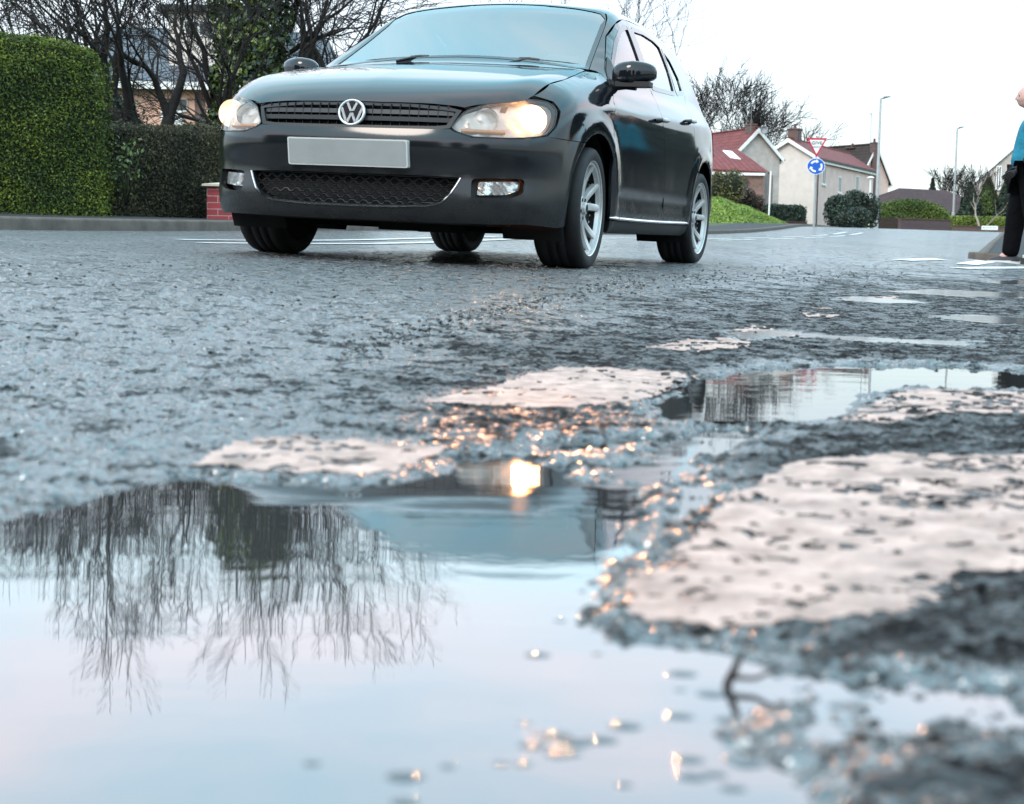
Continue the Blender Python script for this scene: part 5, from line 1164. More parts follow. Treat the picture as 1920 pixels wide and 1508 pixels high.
def house(name, label, ra, rb, W, eave, z0, wall, roofm, over=.25, wins=(), chim=(), barge=True, hip=False, gut=True, cat='house', th=.12):
    """gabled house: ridge from ra to rb (world), W wide, eaves at height eave, foot at z0; parts are built in the root's frame"""
    ra, rb = Vector(ra), Vector(rb); d = (rb - ra); d.z = 0; L = d.length; d.normalize(); ang = math.atan2(d.y, d.x)
    root = empty(name, (ra.x, ra.y, z0), rz=ang, label=label, cat=cat); rz = ra.z - z0; ez = eave - z0; h = W / 2
    w_ = MB(); vs = []
    for x in (0, L): vs += [(x, -h, -1.5), (x, h, -1.5), (x, h, ez), (x, 0, rz - .06), (x, -h, ez)] if not hip else [(x, -h, -1.5), (x, h, -1.5), (x, h, ez), (x, 0, ez), (x, -h, ez)]
    w_.add(vs, [(0, 4, 3, 2, 1), (5, 6, 7, 8, 9), (0, 5, 9, 4), (1, 2, 7, 6)]); w_.build('wall', wall, root)
    s = (rz - ez) / h; r = MB(); ey = h + over; e_z = ez - s * over
    if hip:
        i = min(h, L * .38); rd = [(i, 0, rz), (L - i, 0, rz)]; c = [(-over, -ey, e_z), (L + over, -ey, e_z), (L + over, ey, e_z), (-over, ey, e_z)]
        for q in ([c[0], c[1], rd[1], rd[0]], [c[2], c[3], rd[0], rd[1]], [c[3], c[0], rd[0]], [c[1], c[2], rd[1]]): slab_poly(r, q, th)
    else:
        for sg in (-1, 1): slab_poly(r, [(-over, 0, rz), (L + over, 0, rz), (L + over, sg * ey, e_z), (-over, sg * ey, e_z)], th)
        r.tube([(-over, 0, rz + .01), (L + over, 0, rz + .01)], .09, 6)
    ro = r.build('roof', roofm, root); uv_slope(ro)
    for x, y, cw, ch, pots in chim:
        c = MB(); zb_ = rz - s * abs(y) - .3; c.box((x - cw / 2, y - cw * .35, zb_ if ch[0] is None else ch[0] - z0), (x + cw / 2, y + cw * .35, ch[1] - z0 - .1)); c.box((x - cw * .56, y - cw * .41, ch[1] - z0 - .098), (x + cw * .56, y + cw * .41, ch[1] - z0)); co = c.build('chimney', M['brick'], root)
        for k in range(pots): q = MB(); px_ = x + (k - (pots - 1) / 2) * cw * .45; q.tube([(px_, y, ch[1] - z0), (px_, y, ch[1] - z0 + .32), (px_, y, ch[1] - z0 + .34)], [.12, .10, .13], 10); q.build('chimney_pot', M['clay'], co)
    if barge:
        for x, o_ in ((0, -over - .06), (L, over + .0)):
            b = MB()
            for sg in (-1, 1): b.add([(x + o_, 0, rz - .02), (x + o_, sg * ey, e_z - .02), (x + o_, sg * ey, e_z - .30), (x + o_, 0, rz - .34), (x + o_ + .055, 0, rz - .02), (x + o_ + .055, sg * ey, e_z - .02), (x + o_ + .055, sg * ey, e_z - .30), (x + o_ + .055, 0, rz - .34)], [(0, 1, 2, 3), (7, 6, 5, 4), (0, 4, 5, 1), (3, 2, 6, 7), (1, 5, 6, 2)])
            b.build('barge_board', M['whitepaint'], root)
    if gut:
        for sg in (-1, 1): g = MB(); g.box((-over, sg * (ey + .05) - .06, e_z - .16), (L + over, sg * (ey + .05) + .06, e_z - .05)); g.build('gutter', M['gut'], root); g = MB(); g.box((-over + .07, sg * (ey - .04) - .02, e_z - .36), (L + over - .07, sg * (ey - .04) + .02, e_z - .165)); g.build('fascia', M['whitepaint'], root)
    for f, u, z, ww, wh in wins:
        m = MB(); fr = .07
        def P3(a, b, o): 
            if f == 'y-': return (a, -h - o, b)
            if f == 'y+': return (a, h + o, b)
            if f == 'x-': return (-o, a, b)
            return (L + o, a, b)
        z = z - z0
        def bx(mb, a0, a1, b0, b1, o0, o1): 
            q = [P3(a0, b0, o0), P3(a1, b0, o0), P3(a1, b1, o0), P3(a0, b1, o0), P3(a0, b0, o1), P3(a1, b0, o1), P3(a1, b1, o1), P3(a0, b1, o1)]; mb.add(q, [(0, 1, 2, 3), (7, 6, 5, 4), (0, 4, 5, 1), (1, 5, 6, 2), (2, 6, 7, 3), (3, 7, 4, 0)])
        for a0, a1, b0, b1 in ((u - ww / 2, u + ww / 2, z, z + fr), (u - ww / 2, u + ww / 2, z + wh - fr, z + wh), (u - ww / 2, u - ww / 2 + fr, z + fr, z + wh - fr), (u + ww / 2 - fr, u + ww / 2, z + fr, z + wh - fr), (u - fr / 2, u + fr / 2, z + fr, z + wh - fr)): bx(m, a0, a1, b0, b1, .01, .05)
        wo_ = m.build('window', M['gut'] if cat != 'house' else M['whitepaint'], root); g = MB(); bx(g, u - ww / 2 + fr * .9, u + ww / 2 - fr * .9, z + fr * .9, z + wh - fr * .9, .012, .022); g.build('pane', M['dkglass'], wo_); g = MB(); bx(g, u - ww / 2 - .08, u + ww / 2 + .08, z - .10, z - .002, .0, .12); g.build('sill', M['whitepaint'], wo_)
    return root
Z_ = lambda px, py, Y: at(px, py, Y)[2]
# cream two-storey house with the big plain gable
ra = at(1480, 259, 120); rb = at(1592, 286, 137); rb = (rb[0], rb[1], ra[2])
cream = house('cream_house', 'cream rendered house with a big plain gable and red roof behind the give way sign', ra, rb, 4.5, Z_(1500, 293, 120), 2.2, M['cream'], M['redtile'], over=.28,
      wins=(('y-', 2.2, Z_(1550, 344, 119), 1.0, 1.75), ('y-', 7.2, Z_(1584, 362, 126), 1.0, 1.3), ('y-', 13.0, Z_(1610, 362, 134), 1.0, 1.3)), chim=((1.5, 0, 1.15, (None, Z_(1487, 241, 121)), 1),))
# pink side walls of that house: its long wall is painted a warmer colour
pw = MB(); L_ = (Vector(rb) - Vector(ra)).length; pw.box((.02, -2.25 - .008, -1.5), (L_ - .02, -2.25 - .001, Z_(1500, 293, 120) - 2.2 - .02)); o = pw.build('side_wall', M['pink'], cream)
dp = MB(); dp.tube([(.12, -2.36, 0), (.12, -2.36, Z_(1500, 293, 120) - 2.2 - .3)], .05, 8); dp.build('drainpipe', M['gut'], cream)
# house with the dormer-like gable and lower wing with a rooflight
ra = at(1420, 240, 105); rb = at(1270, 244, 116); rb = (rb[0], rb[1], ra[2])
h1 = house('tiled_house', 'house with a red tiled roof, white edged gable and rooflight beside the car', ra, rb, 3.7, Z_(1382, 288, 104), 2.2, M['grend'], M['redtile'], over=.2, chim=((.5, .2, .7, (None, Z_(1419, 232, 105)), 1),))
base_ = Vector(h1.location); inv_ = Matrix.Rotation(-h1.rotation_euler.z, 3, 'Z')
loc = lambda p: inv_ @ (Vector(p) - base_)
w = MB(); c4 = [at(1250, 262, 104), at(1386, 282, 103), at(1443, 323, 98), at(1250, 312, 98)]; n4 = [loc(p) for p in c4]; slab_poly(w, n4, .14); o = w.build('wing_roof', M['redtile'], h1); uv_slope(o)
w = MB(); f0, f1, f2 = at(1250, 318, 98.4), at(1432, 327, 98.4), at(1450, 327, 104)
def wallquad(mb, p, q, ztop, zbot, th=.2):
    p = Vector(p); q = Vector(q); d = (q - p); d.z = 0; nn = Vector((-d.y, d.x, 0)).normalized() * th
    vs = [loc((p.x, p.y, zbot)), loc((q.x, q.y, zbot)), loc((q.x, q.y, ztop)), loc((p.x, p.y, ztop))]; v2 = [loc(Vector((a.x, a.y, b)) + nn) for a, b in ((p, zbot), (q, zbot), (q, ztop), (p, ztop))]
    mb.add(vs + v2, [(0, 1, 2, 3), (7, 6, 5, 4), (0, 4, 5, 1), (1, 5, 6, 2), (2, 6, 7, 3), (3, 7, 4, 0)])
wallquad(w, f0, f1, Z_(1400, 326, 98.4), 0.5); wallquad(w, (f1[0], f1[1] + .22, 0), f2, Z_(1400, 320, 98.4), 0.5); w.build('wing_wall', M['pinkbrick'], h1)
w = MB(); wallquad(w, at(1405, 0, 98.2), at(1413, 0, 98.2), Z_(1408, 335, 98.2), Z_(1408, 372, 98.2), .08); w.build('window', M['dkglass'], h1)
w = MB(); wallquad(w, at(1250, 0, 97.6), at(1445, 0, 97.6), Z_(1400, 324, 97.6), Z_(1400, 329, 97.6), .1); w.build('fascia', M['whitepaint'], h1)
w = MB(); a_, b_, c_, d_ = (loc(p) for p in (at(1355, 281, 102.3), at(1372, 283, 102.3), at(1411, 312, 98.6), at(1390, 309, 98.6)))
nn = (n4[1] - n4[0]).cross(n4[3] - n4[0]).normalized(); nn = nn if nn.z > 0 else -nn; pr = lambda p: p - nn * ((p - n4[0]).dot(nn)) + nn * .10
slab_poly(w, [pr(p) for p in (a_, b_, c_, d_)], .09); w.build('rooflight', M['whitepaint'], h1)
w = MB(); slab_poly(w, [loc(p) for p in (at(1413, 268, 112), at(1449, 268, 112), at(1436, 303, 108), at(1394, 300, 108))], .14); o = w.build('rear_roof', M['redtile'], h1); uv_slope(o)
# pink gable with a tall brick stack
ra = at(1641, 270, 140); rb = at(1600, 282, 150); rb = (ra[0] - 4.6, ra[1] + 8, ra[2])
house('gabled_house', 'pink gabled house with a tall dark brick chimney stack behind the lamp post', ra, rb, 3.6, Z_(1668, 335, 140), 2.2, M['pink'], M['browntile'], over=.25, chim=((-.16, .25, .62, (2.0, Z_(1636, 266, 139)), 1), (3.0, 0, 1.0, (None, Z_(1611, 277, 143)), 1)))
ra = at(1630, 350, 112); rb = at(1826, 352, 118); rb = (rb[0], rb[1], ra[2])
house('bungalow', 'low bungalow with a dark red hipped roof behind the round hedge', ra, rb, 6.2, Z_(1740, 392, 109), 2.2, M['pinkbrick'], M['dktile'], over=.3, hip=True, barge=False, wins=(('y-', 6.2, 2.5, .5, 1.1),))
ra = at(1966, 214, 100); rb = (ra[0] + 3.5, ra[1] + 10, ra[2])
house('roughcast_house', 'grey roughcast gable half hidden behind the person in the teal jacket', ra, rb, 9.6, Z_(1832, 343, 99), 1.6, M['grend'], M['browntile'], over=.12, wins=(('x-', 2.9, Z_(1893, 352, 99), .35, 1.5),))
# slate-roofed house behind the left hedges
root = empty('slate_house', (at(300, 430, 40)[0], 40, 1.0), label='slate roofed house with peach walls seen through the bare trees', cat='house'); iv = Vector(root.location); lp = lambda px, py, Y: Vector(at(px, py, Y)) - iv
w = MB(); slab_poly(w, [lp(100, 160, 40), lp(640, 160, 40), lp(610, 62, 44.5), lp(205, 50, 44.5)], .12); slab_poly(w, [lp(100, 160, 40), lp(205, 50, 44.5), lp(140, 150, 50)], .1); slab_poly(w, [lp(205, 50, 44.5), lp(610, 62, 44.5), lp(660, 165, 49), lp(150, 150, 49)], .1); o = w.build('roof', M['slate'], root); uv_slope(o)
w = MB(); a_ = lp(130, 160, 40.3); b_ = lp(640, 160, 40.3); w.box((a_.x, a_.y, -1.2), (b_.x, a_.y + 6, a_.z - .06)); w.build('wall', M['peach'], root)
def pxbox(name, m, x0, x1, y0, y1, Y, dep, parent): a, b = lp(x0, y1, Y), lp(x1, y0, Y); q = MB(); q.box((a.x, a.y - dep, a.z), (b.x, a.y - .002, b.z)); return q.build(name, m, parent)
pxbox('fascia', M['whitepaint'], 110, 640, 159, 164, 39.96, .05, root); wn = pxbox('window', M['whitepaint'], 305, 352, 186, 209, 40.3, .05, root); pxbox('pane', M['dkglass'], 307, 350, 188, 206, 40.25, .02, wn)
gd = pxbox('garage_door', M['whitepaint'], 303, 345, 209, 262, 40.3, .06, root)
for k in range(6): pxbox('door_rib', M['gut'], 303, 345, 212 + k * 8, 213 + k * 8, 40.24, .004, gd)
db = pxbox('corner_brickwork', M['brick'], 366, 384, 176, 262, 40.3, .03, root)
w = MB(); a_, b_ = lp(316, 84, 41.6), lp(432, 24, 41.6); w.box((a_.x, a_.y, a_.z - .9), (b_.x, a_.y + 4, b_.z)); w.build('upper_wall', M['cream'], root)
w = MB(); w.box((a_.x - .25, a_.y - .25, b_.z + .003), (b_.x + .25, a_.y + 4.2, b_.z + .16)); w.build('flat_roof', M['gut'], root)
wn = pxbox('window', M['whitepaint'], 345, 400, 38, 68, 41.6, .05, root); pxbox('pane', M['dkglass'], 349, 370, 41, 65, 41.55, .02, wn); pxbox('pane', M['dkglass'], 375, 396, 41, 65, 41.55, .02, wn)

# ------------------------------------------------------------------ signs and lamps
M['pole'] = mat('galvanised_pole', (.42, .43, .43), .4, metal=.4, noise=(5, .15)); M['red_s'] = mat('sign_red', (.50, .02, .05), .4); M['white_s'] = mat('sign_white', (.80, .80, .80), .4); M['blue_s'] = mat('sign_blue', (.008, .10, .48), .4); M['black_s'] = mat('sign_black', (.01, .01, .01), .5)
def textobj(body, size, loc, m, parent, name, sx=1.):
    c = bpy.data.curves.new(name, 'FONT'); c.body = body; c.size = size; c.align_x = 'CENTER'; c.align_y = 'CENTER'; c.extrude = .001; c.offset = size * .022; c.space_character = 1.08
    c.materials.append(m); o = bpy.data.objects.new(name, c); SC.collection.objects.link(o); me = bpy.data.meshes.new_from_object(o.evaluated_get(bpy.context.evaluated_depsgraph_get())); bpy.data.objects.remove(o); o = bpy.data.objects.new(name, me); SC.collection.objects.link(o); o.parent = parent; o.location = loc; o.rotation_euler = (math.pi / 2, 0, 0); o.scale = (sx, ZS, 1); return o
YS_ = 57.; s_ = F / YS_; gp = at(1526, 425, YS_); gtop = at(1533, 256, YS_)
root = empty('give_way_sign', (gp[0], gp[1], gp[2]), rz=0.0, label='red edged triangular give way sign above a blue roundabout disc on one grey pole', cat='road sign'); Hs = gtop[2] - gp[2]
mb = MB(); mb.tube([(0, .05, -.3), (0, .05, Hs)], .038, 12); mb.build('pole', M['pole'], root); mb = MB(); mb.tube([(0, .05, Hs), (0, .05, Hs + .015)], .042, 12); mb.build('pole_cap', M['black_s'], root)
def polyplate(pts, y0, y1):
    n = len(pts); m = MB(); m.add([(a, y0, b) for a, b in pts] + [(a, y1, b) for a, b in pts], [tuple(range(n)), tuple(range(2 * n - 1, n - 1, -1))] + [(i, n + i, n + (i + 1) % n, (i + 1) % n) for i in range(n)]); return m
ty = Z_(1533, 277, YS_) - gp[2]; hw = 19.2 / s_; hh = 35.5 / s_
tri = lambda k, r: [tuple(p) for p in roundc([(-hw * k, ty + hh * .36 + hh * .14 + (0) - (1 - k) * hh * .38 ), (hw * k, ty + hh * .5 - (1 - k) * hh * .38), (0, ty - hh * .5 + (1 - k) * hh * .62)], r, 5)]
tp = polyplate(tri(1, .05), .01, -.002).build('triangle_plate', M['red_s'], root); polyplate(tri(.73, .02), -.003, -.006).build('triangle_face', M['white_s'], tp)
textobj('GIVE', .178, (0, -.008, ty + hh * .225), M['black_s'], tp, 'give_lettering'); textobj('WAY', .112, (0, -.008, ty + hh * .02), M['black_s'], tp, 'way_lettering')
cz = Z_(1530, 312, YS_) - gp[2]; rc = 17 / s_
cir = lambda r, n=40: [(r * math.cos(2 * math.pi * i / n), cz + ZS * r * math.sin(2 * math.pi * i / n)) for i in range(n)]
cp = polyplate(cir(rc), .01, -.002).build('disc_rim', M['white_s'], root); polyplate(cir(rc * .93), -.003, -.006).build('disc_face', M['blue_s'], cp)
for k in range(3):
    a0 = math.radians(150 - 120 * k); m = MB(); ri, ro_ = rc * .50, rc * .72; pts = []
    A = [a0 - math.radians(62) * i / 8 for i in range(9)]
    pts = [(ro_ * math.cos(a), ro_ * math.sin(a)) for a in A]; ae = A[-1]; pts += [(rc * .86 * math.cos(ae), rc * .86 * math.sin(ae)), (rc * .62 * math.cos(ae - .48), rc * .62 * math.sin(ae - .48)), (rc * .36 * math.cos(ae), rc * .36 * math.sin(ae))]; pts += [(ri * math.cos(a), ri * math.sin(a)) for a in A[::-1]]
    pts = [(a, cz + ZS * b) for a, b in pts][::-1]; polyplate(pts, -.0065, -.009).build('arrow', M['white_s'], cp)
def lamp(px, Yl, py_b, py_t, arm, label):
    b = at(px, py_b, Yl); t_ = at(px, py_t, Yl); H = t_[2] - b[2]; r = empty('street_lamp', (b[0], b[1], b[2]), label=label, cat='street lamp', group='street lamps along the far road')
    m = MB(); m.tube([(0, 0, -.2), (0, 0, .02)], .145, 14); m.build('base', M['black_s'], r); m = MB(); m.tube([(0, 0, .02), (0, 0, H * .20), (0, 0, H * .205)], [.135, .135, .09], 14); m.tube([(0, 0, H * .205), (0, 0, H)], [.085, .055], 12); m.build('pole', M['pole'], r)
    m = MB(); m.tube([(0, 0, H), (arm * .3, 0, H + .03)], .04, 8); m.build('bracket', M['pole'], r); m = MB(); m.add([(arm * .25, -.13, H - .02), (arm, -.07, H + .10), (arm, .07, H + .10), (arm * .25, .13, H - .02), (arm * .25, -.13, H + .10), (arm, -.05, H + .14), (arm, .05, H + .14), (arm * .25, .13, H + .10)], [(0, 3, 2, 1), (4, 5, 6, 7), (0, 1, 5, 4), (1, 2, 6, 5), (2, 3, 7, 6), (3, 0, 4, 7)]); m.build('lantern', M['alu'], r); return r
lamp(1641.5, 80, 437, 185, .52, 'taller street lamp in front of the pink gabled house')
lamp(1786, 103, 439, 241, .48, 'slimmer street lamp standing beside the brown brick wall')
root = empty('post_lantern', at(1629, 425, 96), label='short white post with a small hooded lamp by the dark bushes', cat='lamp post'); m = MB(); Hh = Z_(1635, 334, 96) - at(1629, 425, 96)[2]; m.tube([(0, 0, -.3), (.0, 0, Hh)], .06, 10); m.build('post', M['whitepaint'], root); m = MB(); m.tube([(0, 0, Hh), (0, 0, Hh + .1)], [.26, .10], 14); m.build('hood', M['whitepaint'], root)
# sign seen edge on
g0 = at(1441, 412, 62); root = empty('edge_on_sign', g0, label='narrow road sign seen almost edge on beside the grass bank', cat='road sign'); Hh = Z_(1443, 321, 62) - g0[2]; m = MB(); m.tube([(0, 0, -.4), (.03, 0, Hh)], .035, 10); m.build('pole', M['whitepaint'], root)
m = MB(); m.box((-.10, .05, Hh - .9), (-.07, .55, Hh - .02)); m.box((-.09, .05, Hh - 1.35), (-.06, .40, Hh - .95)); m.build('plate', M['alu'], root)
# aerials and dishes stand on their houses
def aerial(px0, py0, py1, Y, label, n=3, wd=.5):
    b = at(px0, py0, Y); H = Z_(px0, py1, Y) - b[2]; r = empty('tv_aerial', b, label=label, cat='aerial', group='television aerials'); m = MB(); m.tube([(0, 0, -.3), (0, 0, H)], .022, 6); m.build('mast', M['alu'], r)
    m = MB(); m.tube([(-wd * .6, 0, H - .05), (wd * .4, .3, H + .02)], .02, 5)
    for i in range(n): f_ = i / max(1, n - 1); q = Vector((-wd * .6, 0, H - .05)).lerp(Vector((wd * .4, .3, H + .02)), f_); m.tube([q + Vector((0, -.02, -.16)), q + Vector((0, .02, .16))], .012, 4)
    m.build('elements', M['alu'], r)
aerial(1408, 242, 196, 104, 'tall television aerial on the red tiled house', 5, .6); aerial(1499, 256, 198, 121, 'thin mast rising beside the cream house chimney', 2, .22); aerial(1632, 268, 213, 139, 'leaning aerial on top of the tall brick stack', 3, .35)
def dish(px, py, Y, label, r_=.30):
    c = at(px, py, Y); r = empty('satellite_dish', c, label=label, cat='satellite dish', group='satellite dishes on the houses'); m = MB(); m.lathe([(0, 0), (r_ * .6, .02), (r_, .07), (r_ * 1.01, .065), (0, -.02)], (0, 0, 0), (.35, -.93, .1), 20); m.build('reflector', M['dish'], r, smooth=True); m = MB(); m.tube([(.0, .05, 0), (0, .5, 0)], .02, 6); m.tube([(0, 0, -r_), (.25, -.4, -.05)], .012, 5); m.build('arm', M['alu'], r)
dish(1432, 244, 104.4, 'satellite dish beside the white edged gable'); dish(1518, 348, 120.0, 'satellite dish low on the cream gable wall', .34); dish(1618, 338, 138, 'satellite dish on the pink wall', .3)

# ------------------------------------------------------------------ bank, walls, far planting
M['grass'] = leafmat('grass_blades', (.045, .10, .010), (.24, .34, .05), scale=.6); M['turf'] = mat('turf', (.06, .12, .02), .95, noise=(1.2, .3), tint_var=(.16, .17, .05))
bk = MB(); tops = [(1240, 368), (1300, 370), (1330, 371), (1352, 373), (1378, 383), (1405, 391), (1430, 402), (1450, 412), (1466, 419), (1474, 422)]; vs = []
for i, (px, py) in enumerate(tops):
    foot = at(px, 421.5, 53 + i * .5); top = at(px, py, 58 + i * .25)
    for k in range(7): f_ = k / 6; p = foot * (1 - f_) + top * f_; p[2] = foot[2] + (top[2] - foot[2]) * math.sin(f_ * math.pi / 2) + (.0 if k in (0, 6) else .03 * math.sin(i * 3 + k)); vs.append(tuple(p))
    vs.append((top[0], top[1] + 8, top[2] - .3))
bk.add(vs, [(i * 8 + k, (i + 1) * 8 + k, (i + 1) * 8 + k + 1, i * 8 + k + 1) for i in range(len(tops) - 1) for k in range(7)]); tag(bk.build('grass_bank', M['turf'], smooth=True), kind='structure')
rg = np.random.default_rng(2); VV = np.array(vs).reshape(len(tops), 8, 3); n = 9000; a = rg.random(n) * (len(tops) - 1.001); b = rg.random(n) * 6.0; i = a.astype(int); j = b.astype(int); fa = (a - i)[:, None]; fb_ = (b - j)[:, None]
P = (VV[i, j] * (1 - fa) + VV[i + 1, j] * fa) * (1 - fb_) + (VV[i, j + 1] * (1 - fa) + VV[i + 1, j + 1] * fa) * fb_; P[:, 2] += .03
tag(leaves('grass', P, np.tile([0, -.5, .5], (n, 1)), .055, M['grass'], None, 5, out=.6, long=2.2), kind='stuff')
bush('olive_shrub', 'rounded olive green shrub on the grass bank by the rear wheel', bz_(1350, 66)[:2] + (Z_(1350, 390, 66),), 1.0, Z_(1350, 316, 66) - Z_(1350, 390, 66), M['olive'], 4200, .07, 31)
bush('russet_shrub', 'reddish brown shrub between the olive shrub and the brick wing', bz_(1402, 70)[:2] + (Z_(1402, 402, 70),), .85, Z_(1402, 352, 70) - Z_(1402, 402, 70), M['russet'], 2600, .06, 32)
hedge('dark_hedge', 'dark clipped hedge along the foot of the cream gable', at(1428, 425, 82), at(1512, 425, 84), 1.0, lambda u: (Z_(1470, 386, 82) - gzp(*at(1470, 425, 82)[:2])) * .97 + 0 * u, M['dkconif'], 6000, .09, 33)
def lowwall(name, label, px0, px1, Y0, Y1, pyt, m, th=.25, coping=True, cat='wall'):
    a = Vector(at(px0, 430, Y0)); b = Vector(at(px1, 430, Y1)); z0 = gzp(a.x, a.y) - .2; ang = math.atan2(b.y - a.y, b.x - a.x); L = (b.xy - a.xy).length; r = empty(name, (a.x, a.y, z0), rz=ang, label=label, cat=cat); zt = Z_(px0, pyt, Y0) - z0
    q = MB(); q.box((0, 0, 0), (L, th, zt - .06)); q.build('brickwork', m, r)
    if coping: q = MB(); q.box((-.02, -.03, zt - .058), (L + .02, th + .03, zt)); q.build('coping', M['clay'], r)
    return r
lowwall('low_brick_wall', 'low red brick wall just left of the give way sign', 1452, 1511, 70, 71, 414, brick('dull_red_brick', (.22, .06, .06), (.2, .15, .15)))
bush('conifer_bush', 'dark dense conifer bush right of the give way sign', bz_(1568, 70), .95, Z_(1568, 366, 70) - bz_(1568, 70)[2], M['dkconif'], 6000, .075, 34, spiky=.25)
bush('conifer_bush', 'dark conifer bush with a pointed top just left of the taller lamp', bz_(1613, 72), .85, Z_(1613, 356, 72) - bz_(1613, 72)[2], M['dkconif'], 6000, .075, 35, spiky=.35, lob=7)
bush('conifer_bush', 'broad low dark bush between the two pointed conifers', bz_(1592, 69), 1.0, 1.05, M['dkconif'], 4000, .07, 36)
hedge('round_topped_hedge', 'domed green hedge in front of the dark hipped roof', at(1640, 438, 96), at(1785, 438, 97), 1.6, lambda u: (Z_(1715, 371, 96) - 1.9) * (.52 + .48 * np.sin(np.clip(u * 1.0 + .0, 0, 1) * math.pi) ** .6), M['mid'], 15000, .085, 37, rnd=.3)
fr = empty('board_fence', at(1646, 438, 91), label='dark brown board fence under the domed hedge', cat='fence'); zt = Z_(1650, 408, 91) - at(1646, 438, 91)[2]
q = MB()
for k in range(13): q.box((k * .115, 0, -.2), (k * .115 + .105, .03, zt - .02 * (k % 2)))
q.build('boards', mat('fence_board', (.035, .022, .018), .85, noise=(8, .3)), fr); q = MB(); q.box((0, .032, zt * .3), (1.49, .08, zt * .3 + .08)); q.box((0, .032, zt * .8), (1.49, .08, zt * .8 + .08)); q.build('rails', M['gut'], fr)
lowwall('brown_wall', 'brown brick wall below the domed hedge', 1689, 1783, 88, 90, 409, brick('purple_brown_brick', (.11, .06, .062), (.09, .07, .07)))
lw = lowwall('low_garden_wall', 'long low brown wall carrying the white street name plate', 1790, 2010, 91, 93, 423, M['brick'])
q = MB(); a_ = at(1840, 431, 90.6); b_ = at(1871, 424, 90.6); sp_ = empty('street_name_plate', a_, label='white street name plate fixed to the low brown wall', cat='sign'); q.box((0, -.03, 0), (b_[0] - a_[0], 0, b_[2] - a_[2])); q.build('plate', M['white_s'], sp_)
q = MB(); hgt = b_[2] - a_[2]; wd = b_[0] - a_[0]
for k, l_ in enumerate((.10, .05, .08, .06, .09, .04, .07, .06)): q.box((.08 + k * .105, -.033, hgt * .38), (.08 + k * .105 + l_ * .8, -.0305, hgt * .64))
q.build('worn_lettering', M['dish'], sp_)
hedge('yellow_green_hedge', 'bright yellow green hedge behind the low garden wall', at(1789, 432, 94), at(2000, 432, 96), .8, lambda u: Z_(1830, 402, 94) - 1.9 + 0 * u, M['lime'], 12000, .085, 38)
for k, (px, Y, pyt, rad, lb) in enumerate(((1816, 100, 342, 1.0, 'dark conifer nearest the hipped roof, left of the grey gable'), (1850, 101, 334, 1.15, 'tallest of the dark conifers in front of the grey gable'), (1885, 100, 330, 1.1, 'dark conifer partly hidden by the person'), (1925, 101, 335, 1.2, 'dark conifer behind the person, before the grey wall'))):
    b_ = bz_(px, Y); H = Z_(px, pyt, Y) - b_[2]; root = empty('conifer', b_, label=lb, cat='conifer', group='conifers in front of the grey gable'); rg = np.random.default_rng(60 + k); n = 5200; z = rg.random(n) ** .8; R_ = rad * (1 - z ** 1.5) * (.75 + .5 * fbm(z * 7 + k, z * 0 + k * 3, 5)) + .06; th_ = rg.random(n) * 6.283; R_ = R_ * (.55 + .6 * fbm(th_ * 1.6 + 4, z * 9, 9 + k)); 
    leaves('needles', np.stack([R_ * np.cos(th_), R_ * np.sin(th_), z * H], 1), np.stack([np.cos(th_), np.sin(th_), .3 + 0 * z], 1), .12, M['dkconif'] if k % 2 == 0 else M['mid'], root, k, out=.5, droop=.3); q = MB(); q.tube([(0, 0, -.3), (0, 0, H * .9)], [rad * .25, .03], 7); q.build('trunk', M['bark'], root)
b_ = bz_(1745, 124); root = empty('fir_tree', b_, label='tip of a fir tree showing above the hipped roof', cat='conifer'); H = Z_(1745, 334, 124) - b_[2]; rg = np.random.default_rng(77); z = rg.random(2600); R_ = .9 * (1 - z) * (.5 + .5 * np.abs(np.sin(z * 30))) + .04; th_ = rg.random(2600) * 6.283
leaves('needles', np.stack([R_ * np.cos(th_), R_ * np.sin(th_), z * H], 1), np.stack([np.cos(th_), np.sin(th_), .1 + 0 * z], 1), .13, M['dkconif'], root, 3, out=.5, droop=.3); q = MB(); q.tube([(0, 0, -.3), (0, 0, H)], [.15, .02], 7); q.build('trunk', M['bark'], root)

# ------------------------------------------------------------------ the person at the right-hand edge
PY = 13.85; pb = at(1918, 499, PY); zg = gzp(pb[0], pb[1]) + .010
per = bpy.data.objects.new('person', None); SC.collection.objects.link(per); per.location = (pb[0], pb[1], zg); per.rotation_euler = (0, 0, math.radians(-14)); per.scale = (1, 1, 1)
tag(per, 'person in a teal jacket and black trousers stepping off the kerb', 'person')
M['skin'] = mat('skin', (.56, .33, .28), .55, noise=(20, .12)); M['teal'] = mat('teal_jacket', (.010, .17, .25), .75, noise=(6, .25), bump=(14, .7, .02)); M['jkb'] = mat('black_sleeve', (.010, .010, .012), .6, bump=(14, .6, .02)); M['trou'] = mat('black_trousers', (.004, .004, .005), .9, spec=.1, bump=(9, .8, .03)); M['hair'] = mat('grey_hair', (.52, .50, .50), .8, bump=(90, .6, .004)); M['shoe'] = mat('dark_shoe', (.03, .028, .035), .6); M['sole'] = mat('white_sole', (.72, .70, .68), .5); M['shirt'] = mat('striped_scarf', (.35, .33, .42), .8, noise=(40, .5))
